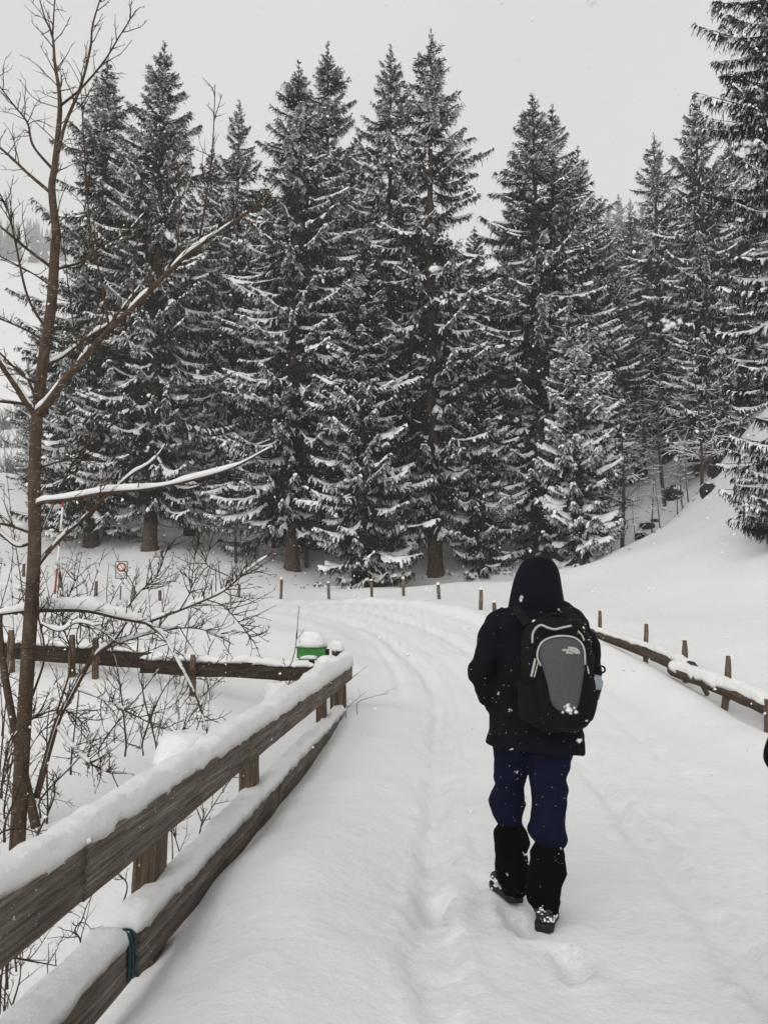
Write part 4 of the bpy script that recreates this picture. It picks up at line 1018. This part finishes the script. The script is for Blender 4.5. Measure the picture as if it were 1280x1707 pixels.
GAIR = [ering(l, r, y, D, h, 22, 2.2) for (l, r, y, D, h) in ((894, 934, 1400, 3.78, .058), (892, 935, 1408, 3.78, .064), (883, 938, 1422, 3.77, .085), (880, 942, 1440, 3.77, .09), (880, 944, 1455, 3.77, .09), (880, 936, 1478, 3.77, .08), (876, 934, 1491, 3.77, .085), (877, 935, 1503, 3.77, .085), (886, 928, 1517, 3.77, .07), (890, 924, 1522, 3.77, .06))]

def boot(parent, heel, yaw, orig, pitch=0.0, seed=0):
    """hiking boot, heel at `heel`, toe pointing along yaw; upper, sole, laces"""
    d = np.array([math.sin(yaw), math.cos(yaw), 0]); s = np.array([math.cos(yaw), -math.sin(yaw), 0]); u = np.array([0, 0, 1.0])
    sec = [(-.01, .030, .06, .03), (.015, .040, .125, .02), (.07, .043, .15, .02), (.12, .044, .13, .02), (.17, .047, .095, .02), (.22, .046, .08, .02), (.265, .036, .068, .02), (.285, .02, .05, .026)]
    rings = []; a = np.arange(18) * 2 * np.pi / 18
    for (t, w, h, z0) in sec:
        ca, sa = np.cos(a), np.sin(a); x = np.sign(ca) * np.abs(ca) ** .75 * w; z = z0 + (h - z0) * (.5 + .5 * np.sign(sa) * np.abs(sa) ** .75)
        rings.append(np.array(heel) + d * t * .88 + s * x[:, None] + u * (z + pitch * t)[:, None])
    remeshed('boot', [rings], [M['boot']], parent, .007, 3, .003, seed=seed, origin=orig)
    sec = [(-.018, .028), (.01, .043), (.08, .042), (.14, .043), (.2, .051), (.26, .043), (.292, .02)]
    lo = [np.array([np.array(heel) + d * t * .88 - s * w + u * (z + pitch * t) for (t, w) in sec] + [np.array(heel) + d * t * .88 + s * w + u * (z + pitch * t) for (t, w) in sec[::-1]]) for z in (-.006, .02, .026)]
    b = MB(); b.loft(lo); b.build('sole', M['sole'], parent, False, origin=orig)

def make_person(name, label, loc, orig, arms, second=False):
    p = empty(name, loc, label, 'person'); o3 = tuple(orig)
    # body under the clothes: one continuous skin
    sk = {'pel': (895, 1240, 3.86, .10), 'chest': (897, 1100, 3.87, .105), 'neck': (895, 1010, 3.88, .05), 'skull': (893, 975, 3.90, .085), 'brow': (893, 955, 3.90, .075), 'nose': (893, 975, 3.99, .018),
          'shl': (838, 1045, 3.87, .05), 'shr': (955, 1045, 3.87, .05), 'hpl': (855, 1245, 3.87, .07), 'hpr': (915, 1245, 3.85, .07), 'knl': (848, 1340, 3.97, .045), 'knr': (912, 1370, 3.79, .045), 'anl': (853, 1478, 4.03, .035), 'anr': (907, 1515, 3.77, .035)}
    names = list(sk); V = [at(*sk[k][:3]) - Vector(o3) for k in names]; ix = {k: i for i, k in enumerate(names)}
    E = [('pel', 'chest'), ('chest', 'neck'), ('neck', 'skull'), ('skull', 'brow'), ('skull', 'nose'), ('chest', 'shl'), ('chest', 'shr'), ('pel', 'hpl'), ('pel', 'hpr'), ('hpl', 'knl'), ('hpr', 'knr'), ('knl', 'anl'), ('knr', 'anr')]
    E = [(ix[a], ix[b]) for a, b in E]; rad = [sk[k][3] for k in names]
    for side, pts in arms['bones'].items():
        prev = ix['shl' if side == 'l' else 'shr']
        for (px, py, D, r) in pts: V.append(at(px, py, D) - Vector(o3)); rad.append(r); E.append((prev, len(V) - 1)); prev = len(V) - 1
        if arms.get('hand') == side:      # five fingers growing from the palm
            base = V[prev]
            for (dx, dy, dz, L, r) in ((-.030, .025, -.03, .045, .009), (-.022, .030, -.075, .075, .0085), (-.006, .034, -.08, .082, .0088), (.010, .034, -.078, .076, .0085), (.024, .030, -.07, .058, .0075)):
                k0 = len(V); kk = base + Vector((dx, dy * .6, dz * .55)); V.append(kk); rad.append(r * 1.15); E.append((prev, k0))
                k1 = kk + Vector((0, .012, -L * .5)); V.append(k1); rad.append(r); E.append((k0, k0 + 1))
                V.append(k1 + Vector((.004, .022, -L * .42))); rad.append(r * .8); E.append((k0 + 1, k0 + 2))
    me = bpy.data.meshes.new('body'); me.from_pydata([tuple(v) for v in V], E, [])
    o = bpy.data.objects.new('tmp', me); COL.objects.link(o)
    m = o.modifiers.new('skin', 'SKIN'); m.use_smooth_shade = True
    for i, r in enumerate(rad): me.skin_vertices[0].data[i].radius = (r, r); me.skin_vertices[0].data[i].use_root = (i == 0)
    sb_ = o.modifiers.new('sub', 'SUBSURF'); sb_.levels = 2; sb_.render_levels = 2
    dg = bpy.context.evaluated_depsgraph_get(); dg.update()
    me2 = bpy.data.meshes.new_from_object(o.evaluated_get(dg)); bpy.data.objects.remove(o)
    me2.materials.clear(); me2.materials.append(M['skin']); me2.name = 'body'; link('body', me2, p)
    Zo = o3[2]
    bands = (lambda C: np.where(C[:, 2] + Zo > Z1, 0, np.where(C[:, 2] + Zo > Z2, 1, 0))) if not second else (lambda C: np.ones(len(C)))
    jk = remeshed('jacket', [TORSO] + arms['sleeves'], [M['navy'], M['black']], p, .009, 4, .024, (9, 9, 8), 5, bands, o3)
    tr = remeshed('trousers', [LEGL, LEGR], [M['pants'] if not second else M['black']], p, .008, 3, .016, (7, 7, 17), 8, None, o3)
    remeshed('gaiter', [GAIL], [M['gaiter']], p, .007, 2, .014, (6, 6, 12), 9, None, o3)
    remeshed('gaiter', [GAIR], [M['gaiter']], p, .007, 2, .014, (6, 6, 12), 12, None, o3)
    hl = at(860, 1499, 3.97); hr = at(906, 1547, 3.70)
    boot(p, (hl.x, hl.y, hl.z - .008), -.28, o3, 0, 1); boot(p, (hr.x, hr.y, hr.z - .008), .32, o3, 0, 2)
    # hood: shell open towards the face
    a = np.linspace(math.radians(125), math.radians(415), 30); rings = []
    for (l, r, y, hd, D) in ((890, 908, 931, .03, 3.86), (880, 917, 934, .06, 3.87), (870, 924, 941, .09, 3.88), (863, 929, 956, .115, 3.885), (857, 932, 974, .128, 3.885), (852, 935, 995, .132, 3.88), (850, 938, 1010, .13, 3.875), (848, 942, 1020, .12, 3.87), (852, 940, 1030, .115, 3.87)):
        c = at((l + r) / 2, y, D); hw = (r - l) / 2 * D / F_PX
        w = 1 + .05 * vnoise(a * 2.2, np.full(30, y / 14.0), 6)
        rings.append(np.stack([c.x - o3[0] + np.cos(a) * hw * w, c.y - o3[1] + np.sin(a) * hd * w, np.full(30, c.z - o3[2]) + .006 * np.sin(a * 3 + y)], -1))
    b = MB(); b.loft(rings, cap=False, closed=False); c = rings[0].mean(0); b.add(np.concatenate([rings[0], [c + np.array([0, 0, .006])]]), None, [(i, i + 1, 30) for i in range(29)])
    h = b.build('hood', M['navy'] if not second else M['black'], p, True)
    bpy.context.view_layer.objects.active = h
    wd = h.modifiers.new('weld', 'WELD'); wd.merge_threshold = .001
    ss = h.modifiers.new('sub', 'SUBSURF'); ss.levels = 1; ss.render_levels = 1
    so = h.modifiers.new('sol', 'SOLIDIFY'); so.thickness = .008; so.offset = -1
    return p, jk

walker, jk = make_person('person', 'person in dark hooded jacket and navy trousers walking away up the snowy road', WALK, WALK,
    {'bones': {'l': [(812, 1118, 3.83, .036), (836, 1188, 3.95, .028), (848, 1205, 3.98, .035)], 'r': [(978, 1118, 3.86, .036), (952, 1188, 3.98, .028), (940, 1205, 4.0, .035)]}, 'sleeves': [ARML, ARMR]})
ARML2 = sleeve([(850, 1030), (826, 1055), (809, 1105), (804, 1140), (804, 1172), (810, 1204)], [3.86, 3.85, 3.83, 3.83, 3.85, 3.88], [.07, .070, .058, .054, .050, .043])
ARMR2 = sleeve([(948, 1034), (966, 1058), (980, 1105), (984, 1140), (984, 1170), (980, 1202)], [3.86, 3.85, 3.83, 3.83, 3.87, 3.92], [.07, .070, .058, .054, .050, .043])
P2 = Vector((1.408, 2.30, 0)); P2.z = gz(P2.x, P2.y)
make_person('person', 'second person in black at the right picture edge, only an arm and bare hand showing', P2, WALK,
    {'bones': {'l': [(805, 1140, 3.83, .036), (809, 1196, 3.88, .026), (809, 1222, 3.88, .032)], 'r': [(982, 1140, 3.83, .036), (980, 1196, 3.92, .026), (980, 1222, 3.94, .034)]}, 'sleeves': [ARML2, ARMR2], 'hand': 'l'}, True)

# ------------------------------------------------------------------ backpack
bp = empty('backpack', at(925, 1218, 3.62), 'black and grey backpack with pale piping worn by the walking person', 'backpack'); bo = tuple(bp.location)
BAG = [ering(l, r, y, 3.62, h, 30, 2.8) for (l, r, y, h) in ((905, 950, 1029, .04), (888, 966, 1034, .075), (878, 974, 1046, .10), (872, 981, 1070, .115), (870, 986, 1100, .12), (868, 988, 1140, .125), (866, 986, 1170, .125), (870, 982, 1192, .115), (882, 972, 1208, .09), (902, 955, 1218, .055), (915, 945, 1220, .03))]
remeshed('main_compartment', [BAG], [M['pack_black']], bp, .009, 4, .012, (9, 9, 7), 21, None, bo)
def panel(name, outline, D, bulge, m, back=.05, cc=None):
    O = np.array([(x, y) for x, y in outline], float); c = np.array(cc) if cc is not None else O.mean(0)
    O = catmull(np.concatenate([O, O[:1]]), 4)[:-1]
    rings = []
    for k, dd in ((1.0, back), (1.0, .004), (.97, -.004), (.85, -bulge * .45), (.6, -bulge * .8), (.3, -bulge * .97), (.05, -bulge)):
        rings.append([tuple(at(c[0] + (x - c[0]) * k, c[1] + (y - c[1]) * k, D + dd)) for x, y in O])
    b = MB(); b.loft(rings); return b.build(name, m, bp, True, origin=bo)
OUT = [(897, 1092), (903, 1072), (918, 1064), (940, 1062), (960, 1067), (972, 1082), (974, 1108), (970, 1140), (965, 1170), (960, 1182), (946, 1187), (930, 1184), (919, 1172), (913, 1146), (905, 1116)]
big = [(935 + (x - 935) * 1.12, 1125 + (y - 1125) * 1.08) for x, y in OUT]
panel('front_pocket', big, 3.495, .018, M['pack_black'], .07)
panel('grey_panel', OUT, 3.478, .016, M['pack_grey'], .04)
def cord(name, pix, D, r, m, n=6, flat=None):
    b = MB(); P = catmull([tuple(at(x, y, D if not isinstance(D, (list, tuple)) else D[i])) for i, (x, y) in enumerate(pix)], 6)
    b.tube(P, np.full(len(P), r), 8); return b.build(name, M[m], bp, True, origin=bo)
cord('piping', [(901, 1110), (895, 1093), (901, 1073), (917, 1063), (940, 1060), (961, 1065), (973, 1081), (975, 1108)], 3.472, .0042, 'piping')
cord('piping', [(887, 1072), (888, 1056), (894, 1046), (902, 1042), (912, 1046), (924, 1049), (938, 1046), (952, 1043)], [3.512, 3.505, 3.50, 3.50, 3.495, 3.495, 3.495, 3.50], .0050, 'piping')
cord('piping', [(963, 1052), (970, 1060), (973, 1068)], 3.515, .004, 'piping')
cord('zip', [(892, 1098), (889, 1112), (885, 1128)], 3.497, .0055, 'piping')
cord('zip', [(897, 1102), (894, 1114), (890, 1129)], 3.492, .003, 'piping')
cord('piping', [(976, 1106), (979, 1114), (981, 1123)], 3.50, .004, 'piping')
cord('handle', [(902, 1036), (912, 1027), (926, 1024), (940, 1027), (948, 1036)], 3.60, .008, 'pack_black')
for pts, Ds in (([(880, 1042), (873, 1032), (866, 1022), (862, 1014), (864, 1012)], [3.60, 3.64, 3.70, 3.78, 3.86]), ([(966, 1042), (958, 1032), (948, 1022), (940, 1014), (938, 1012)], [3.60, 3.64, 3.70, 3.78, 3.86])):
    P = catmull([tuple(at(x, y, d)) for (x, y), d in zip(pts, Ds)], 6); T = norm(np.gradient(P, axis=0)); S = norm(np.cross(T, [0, -.5, 1.0])); Nn = np.cross(T, S)
    a = np.arange(12) * 2 * np.pi / 12; b = MB(); b.loft(P[:, None] + (np.cos(a) * .027)[None, :, None] * S[:, None] + (np.sin(a) * .009)[None, :, None] * Nn[:, None]); b.build('shoulder_strap', M['pack_black'], bp, True, origin=bo)
for (l0, r0, l1, r1, y0, y1) in ((862, 904, 868, 908, 1134, 1200), (968, 1001, 962, 985, 1146, 1200)):
    rings = [ering(l0 + (l1 - l0) * f, r0 + (r1 - r0) * f, y0 + (y1 - y0) * f, 3.60, .075 + .02 * math.sin(f * 3), 20, 2.5) for f in np.linspace(0, 1, 7)]
    remeshed('side_pocket', [rings], [M['pack_black']], bp, .009, 3, .008, (9, 9, 7), 31, None, bo)
cord('pocket_hem', [(863, 1136), (876, 1138), (890, 1137), (903, 1139)], 3.517, .0035, 'pack_black')
# lettering and half dome emblem on the grey panel
def text_mesh(body, size, px, py, D, tilt, name):
    cu = bpy.data.curves.new('t', 'FONT'); cu.body = body; cu.size = size; cu.align_x = 'RIGHT'; cu.extrude = .0006; cu.offset = size * .035
    o = bpy.data.objects.new('tmp', cu); COL.objects.link(o); dg = bpy.context.evaluated_depsgraph_get(); dg.update()
    me = bpy.data.meshes.new_from_object(o.evaluated_get(dg)); bpy.data.objects.remove(o)
    me.materials.clear(); me.materials.append(M['logo'])
    t = link(name, me, bp); p = at(px, py, D) - bp.location
    t.matrix_local = Matrix.Translation(p) @ Matrix.Rotation(tilt, 4, 'Y') @ Matrix.Rotation(math.pi / 2, 4, 'X'); return t
LD = 3.4625
for k, wd_ in enumerate(('THE', 'NORTH', 'FACE')): text_mesh(wd_, .0135, 955.2, 1082.0 + k * 4.0, LD, .04, 'lettering')
for (r0, r1) in ((.0225, .0275), (.0145, .0195), (.0065, .0115)):
    c = at(956.0, 1090, LD); a = np.linspace(0, np.pi / 2, 12); b = MB()
    rings = [np.array([(c.x - bo[0] + r * math.cos(t), c.y - bo[1] + dy, c.z - bo[2] + r * math.sin(t) * 1.0) for (r, dy) in ((r0, 0), (r1, 0), (r1, .004), (r0, .004))]) for t in a]
    b.loft(rings); b.build('emblem_arc', M['logo'], bp, False)

bt = empty('water_bottle', at(988, 1150, 3.62), 'pale frosted water bottle in the right side pocket of the backpack', 'bottle'); o3 = tuple(bt.location)
ax0, ax1 = np.array(at(985, 1165, 3.58)), np.array(at(995, 1124, 3.58)); d = (ax1 - ax0); b = MB()
fs = [0, .04, .1, .6, .78, .88, .95, 1.0]; rs = [.025, .033, .035, .035, .033, .024, .018, .018]
b.tube(np.array([ax0 + d * f for f in fs]), rs, 16); b.build('flask', M['bottle'], bt, True, origin=o3)
b = MB(); b.tube(np.array([ax0 + d * f for f in (.985, 1.0, 1.14, 1.16)]), [.019, .021, .021, .017], 14); b.build('lid', M['pack_black'], bt, True, origin=o3)
b = MB(); a = np.linspace(0, 2 * np.pi, 15); cc = ax0 + d * 1.2 + np.array([.012, 0, .0]); b.tube(np.stack([cc[0] + .017 * np.cos(a), np.full(15, cc[1] - .004), cc[2] + .015 * np.sin(a)], -1), np.full(15, .0045), 6, cap=False); b.build('carry_loop', M['pack_black'], bt, True, origin=o3)

# flakes caught on the clothes
def specks(obj, parent, n, seed, rmax=.005):
    g = np.random.default_rng(seed); me = obj.data; k = len(me.polygons); C = np.zeros(k * 3); N = np.zeros(k * 3)
    me.polygons.foreach_get('center', C); me.polygons.foreach_get('normal', N); C = C.reshape(-1, 3); N = N.reshape(-1, 3)
    ok = np.where(N[:, 1] < -.1)[0]; b = MB()
    for i in g.choice(ok, n):
        r = g.uniform(.0012, .0028) if g.random() < (.9 if rmax < .007 else .6) else g.uniform(.003, rmax)
        for q in range(1 if r < .003 else 5): b.add(octa(C[i] + N[i] * r * .4 + (g.normal(0, r, 3) if r >= .003 else 0), r * g.uniform(.6, 1), g), None, OCT)
    o = b.build('snow_specks', M['flake'], parent); o['kind'] = 'stuff'
for ch in list(walker.children):
    nm = ch.name.split('.')[0]
    if nm in ('jacket', 'trousers', 'gaiter', 'boot'): specks(ch, walker, {'jacket': 110, 'trousers': 60, 'gaiter': 18, 'boot': 75}[nm], 3 + len(ch.name), .006 if nm != 'boot' else .011)
for ch in list(bp.children):
    nm = ch.name.split('.')[0]
    if nm in ('main_compartment', 'grey_panel'): specks(ch, bp, 40 if nm == 'grey_panel' else 50, 13, .0055)
# ------------------------------------------------------------------ understorey, rocks, far woods
def wild_tree(seed, H, r, name):
    """slender bare deciduous tree with snow lying on its boughs"""
    g = np.random.default_rng(seed); tr = MB(); bw = MB(); sn = MB()
    z = np.linspace(-.4, H, 9); P = np.stack([np.sin(z * .6 + seed) * .12, np.cos(z * .5 + seed) * .12, z], -1); P[:, :2] -= P[0, :2]
    tr.tube(P, r * np.linspace(1.1, .12, 9), 7)
    for i in range(int(H * 5)):
        f = g.uniform(.2, .98); p = np.array([np.interp(f, np.linspace(0, 1, 9), P[:, c]) for c in range(3)])
        a = g.uniform(0, 6.28); L = (1 - f * .75) * H * .34 * g.uniform(.5, 1.1); d = np.array([math.cos(a), math.sin(a), g.uniform(.05, .6)])
        pts = [p]
        for q in range(6): d = norm(d + g.normal(0, .12, 3) + np.array([0, 0, .02 - .05 * (q > 2)])); pts.append(pts[-1] + d * L / 6)
        pts = np.array(pts); rr = np.linspace(r * .32 * (1.1 - f), .004, 7); bw.tube(pts, rr, 4, cap=False)
        up = np.array([0, 0, 1.0]); T = norm(np.gradient(pts, axis=0)); S = norm(np.cross(T, up)); w = (rr * .9 + .012)[:, None] * g.uniform(.5, 1.2, (7, 1)); h = (rr + .03 * g.random(7))[:, None]
        if g.random() < .8: sn.loft(np.stack([pts - S * w, pts + up * h, pts + S * w], 1), cap=False, closed=False)
        for q in range(7):
            k = int(g.integers(1, 6)); d2 = norm(d + g.normal(0, .7, 3)) * L * g.uniform(.15, .4); e = [pts[k], pts[k] + d2 * .5, pts[k] + d2 + np.array([0, 0, -.03])]
            bw.tube(np.array(e), [.006, .004, .002], 3, cap=False)
            if g.random() < .35: sn.loft(np.stack([np.array(e) - [.012, 0, 0], np.array(e) + [0, 0, .025], np.array(e) + [.012, 0.006, 0]], 1), cap=False, closed=False)
    return tr.mesh(name + '_trunk', [M['bark']], True), bw.mesh(name + '_boughs', [M['twig']], True), sn.mesh(name + '_snow', [M['snow_tree']], True)
WT = [wild_tree(3, 6.5, .07, 'bare_sapling'), wild_tree(8, 9.5, .11, 'bare_understorey'), wild_tree(5, 4.0, .04, 'bare_bush')]
for (k, px, D, rot, sc, lab) in (
        (1, 512, 37, 0, 1.0, 'bare tree with snowy boughs leaning beside the thick bare spruce foot'), (1, 455, 40, 2, .9, 'bare tree with snowy boughs left of the thick bare spruce foot'),
        (0, 395, 36, 1, .95, 'bare sapling in the open dark gap of the left forest'), (0, 330, 39, 4, .9, 'bare sapling right of the leftmost tall spruces'),
        (1, 1035, 36, 3, .95, 'bare sapling at the left side of the gully mouth'), (0, 1172, 33.5, 2, 1.0, 'bare sapling with a curved foot on the right gully edge'),
        (1, 1110, 44, 5, 1.0, 'bare snowy tree inside the gully'), (1, 1165, 46, .5, 1.1, 'bare snowy tree above the right gully edge'), (1, 1075, 50, 1.5, 1.2, 'bare snowy tree at the back of the gully'),
        (2, 1130, 36, .2, .8, 'small snowy bush low in the gully'), (2, 1060, 33.5, 2.2, .6, 'small snowy bush at the gully mouth'), (2, 860, 33.5, 3, .5, 'small dark bush behind the hood'), (0, 1195, 38, 5.5, 1.1, 'bare sapling highest on the right gully edge'), (2, 1150, 33.2, 1.2, .7, 'snowy bush on the gully edge left of the curved sapling'), (2, 1185, 34.5, 4.2, .8, 'snowy bush between the rock ledges of the right gully edge'), (2, 1100, 34.5, 3.2, .8, 'snowy bush in the middle of the gully mouth'), (2, 1085, 39, 5.2, 1.0, 'snowy bush deeper in the gully'), (2, 1140, 41, .9, 1.1, 'snowy bush halfway up the gully'), (2, 1020, 34, 1.9, .6, 'small bush at the foot of the snow bowed spruce'), (2, 1215, 37, 2.7, .7, 'bush at the top end of the gully edge')):
    b = at(px, 900, D); r = empty('bare_sapling' if k != 2 else 'bare_bush', (b.x, b.y, gz(b.x, b.y)), lab, 'tree' if k != 2 else 'bush', 'bare trees and bushes under the spruces')
    r.rotation_euler = (0, 0, rot); r.scale = (sc, sc, sc)
    link('trunk', WT[k][0], r); link('boughs', WT[k][1], r)['kind'] = 'stuff'; link('snow_load', WT[k][2], r)['kind'] = 'stuff'

def rock(px, py, D, w, h, lab, seed):
    w *= 1.15; h *= 1.35; D = hit(px, py, 29.0); p = at(px, py, D); z = gz(p.x, p.y); g = np.random.default_rng(seed)
    bm = bmesh.new(); bmesh.ops.create_icosphere(bm, subdivisions=3, radius=1.0)
    for v in bm.verts:
        c = np.array(v.co); k = 1 + .55 * float(fbm(c[0] * 1.6 + seed, c[1] * 1.6 + c[2] * 1.3, seed, 3)); c = np.sign(c) * np.abs(c) ** .8 * k
        v.co = Vector((c[0] * w, c[1] * w * .8, c[2] * h))
    me = bpy.data.meshes.new('rock'); bm.to_mesh(me); bm.free(); me.materials.append(M['rock'])
    r = empty('rock', (p.x, p.y, z), lab, 'rock', 'dark rocks showing through the snow'); link('stone', me, r, (0, 0, h * .25))
    snow_mound('snow_cap', (p.x + .05, p.y + w * .3, z + h * .75), w * .95, w * .8, h * .7, r, seed)
for i, (px, py, D, w, h, lab) in enumerate((
        (1122, 830, 37, .45, .38, 'dark pointed rock in the middle of the gully'), (1068, 792, 43, .4, .3, 'dark rock high in the gully below the spruces'), (1196, 790, 37.5, .25, .2, 'dark rock ledge at the top of the right gully edge'),
        (1180, 822, 35.5, .25, .22, 'dark rock ledge lower on the right gully edge'), (1078, 880, 34, .33, .16, 'flat dark rock low in the gully'), (1070, 897, 33.5, .3, .13, 'lowest flat dark rock at the gully mouth'),
        (1030, 875, 35, .3, .25, 'dark rock beside the snow bowed small spruce'), (1090, 870, 34.5, .2, .12, 'small dark stone right of the flat gully rock'), (880, 928, 34, .5, .3, 'dark bank showing left above the hood'), (915, 935, 33.5, .6, .25, 'dark bank showing right above the hood'),
        (315, 893, 36.5, .3, .25, 'dark stump like rock under the left spruces'))):
    rock(px, py, D, w, h, lab, 40 + i)

# twigs, cones and bark scraps lying on the snow under the trees
g = np.random.default_rng(91); lt = MB()
N = 900; X = g.uniform(-24, 26, N); Y = g.uniform(30.5, 50, N); Zz = height(X, Y)
for i in range(N):
    a = g.uniform(0, 6.28); L = g.uniform(.03, .16) * (1 if g.random() < .93 else 2.5); d = np.array([math.cos(a), math.sin(a), g.uniform(-.1, .5)]) * L; c = np.array([X[i], Y[i], Zz[i] + .01])
    lt.tube(np.stack([c - d, c + g.normal(0, .02, 3), c + d]), [.012, .022, .008], 4, cap=False)
tag(lt.build('forest_litter', M['twig']), 'dark twigs and scraps strewn on the snow under the spruces', kind='stuff')

# far woods on the hillside
def low_spruce(b, p, H, g):
    n = 7; q = 9
    for k in range(n):
        z0 = H * (.08 + .9 * k / n); r = H * .17 * (1 - k / n) ** .8 + .1; a = np.arange(q) * 2 * np.pi / q + g.uniform(0, 1)
        rr = r * g.uniform(.55, 1.15, q); v = np.stack([p[0] + np.cos(a) * rr, p[1] + np.sin(a) * rr, np.full(q, p[2] + z0 - r * .3) + g.normal(0, .1, q)], -1)
        v = np.concatenate([v, [[p[0], p[1], p[2] + z0 + H * .24]]]); b.add(v, None, [(i, (i + 1) % q, q) for i in range(q)])
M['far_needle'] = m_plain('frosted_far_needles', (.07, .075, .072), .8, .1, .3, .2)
fw = MB(); g = np.random.default_rng(5)
for i in range(700):
    px = g.uniform(-260, 420) if i < 500 else g.uniform(900, 1500); D = g.uniform(520, 820); p = at(px, 450, D)
    if vnoise(p.x / 60, p.y / 60, 3) < -.12: continue
    low_spruce(fw, (p.x, p.y, 0), g.uniform(14, 26), g)
V = fw.V
zs = height(np.array([v[-1, 0] for v in V]), np.array([v[-1, 1] for v in V]))
for k in range(len(V)): V[k][:, 2] += zs[k - k % 7]
tag(fw.build('far_forest', M['far_needle']), 'far wooded hillside fading into the falling snow', kind='stuff')
fb = MB(); g = np.random.default_rng(6)
for i in range(34):
    px = g.uniform(-60, 95); D = g.uniform(80, 125) if i < 22 else g.uniform(70, 85); p = np.array(at(px, 700, D)); p[2] = gz(p[0], p[1])
    for k in range(46):
        d = norm(np.array([g.normal(0, .5), g.normal(0, .5), 1.0])) * g.uniform(1.2, 3.6); q = p + np.array([g.normal(0, .7), g.normal(0, .7), 0])
        fb.tube(np.stack([q, q + d * .5, q + d + g.normal(0, .25, 3)]), [.045, .03, .01], 3, cap=False)
M['far_twig'] = m_plain('frosted_twigs', (.16, .155, .15), .9, .1, .3, 1)
tag(fb.build('far_thicket', M['far_twig']), 'frosted thickets on the slope behind the bare tree', kind='stuff')
# ------------------------------------------------------------------ falling snow
g = np.random.default_rng(77); fl = MB()
N = 16000
D = 2.2 + 26 * g.random(N) ** .5
pxs = g.uniform(-150, 1430, N); pys = g.uniform(-150, 1400, N)
for i in range(N):
    p = at(pxs[i], pys[i], D[i]); 
    fl.add(octa(np.array(p), g.uniform(.0045, .011), g), None, OCT)
for (px, py, D_, r) in ((1115, 543, .8, .0058), (725, 447, .9, .005), (1240, 247, .75, .0065), (1163, 165, 1.0, .004), (945, 1182, 1.0, .0052), (965, 1234, 1.1, .003), (868, 1000, 1.2, .003), (1082, 540, 1.2, .003), (1015, 622, 1.3, .0028), (1112, 735, 1.3, .0024), (985, 2, .8, .005), (1125, 765, 1.3, .003), (1180, 830, 1.2, .0024), (710, 980, 1.4, .0024), (150, 1400, 1.3, .003), (560, 860, 1.2, .003), (330, 620, 1.3, .003), (640, 250, 1.2, .003), (860, 700, 1.4, .003), (430, 520, 1.3, .0028)):
    c = np.array(at(px, py, D_))
    for k in range(14): fl.add(octa(c + g.normal(0, .6, 3) * r, r * g.uniform(.25, .6), g), None, OCT)
for k in range(800):      # powder sliding off a bough
    f = abs(g.normal(0, .5)); c = np.array(at(838 + g.normal(0, 9 + 5 * f), 862 - 30 * f * 1.6 + g.normal(0, 6), 33))
    fl.add(octa(c, g.uniform(.006, .014), g), None, OCT)
o = fl.build('falling_snow', M['flake']); tag(o, 'countless snowflakes drifting through the air', kind='stuff')
# ------------------------------------------------------------------ haze of falling snow
hz = bmesh.new(); bmesh.ops.create_cube(hz, size=1.0)
me = bpy.data.meshes.new('haze'); hz.to_mesh(me); hz.free()
hb = link('haze', me); HZ0, HZ1 = float(TV[:, 2].min()) - 1.0, float(TV[:, 2].max()) + 32.0
hb.scale = (1080, 900, HZ1 - HZ0); hb.location = (0, 420, (HZ0 + HZ1) / 2); print('haze', HZ0, HZ1)
tag(hb, 'pale haze of falling snow thickening with distance', kind='stuff')
hm = bpy.data.materials.new('haze'); hm.use_nodes = True; n = hm.node_tree.nodes; l = hm.node_tree.links
n.remove(n['Principled BSDF']); pv = n.new('ShaderNodeVolumePrincipled')
pv.inputs['Color'].default_value = (.95, .95, .945, 1); pv.inputs['Density'].default_value = .0009; pv.inputs['Anisotropy'].default_value = 0.0
l.new(pv.outputs[0], n['Material Output'].inputs['Volume']); me.materials.append(hm)
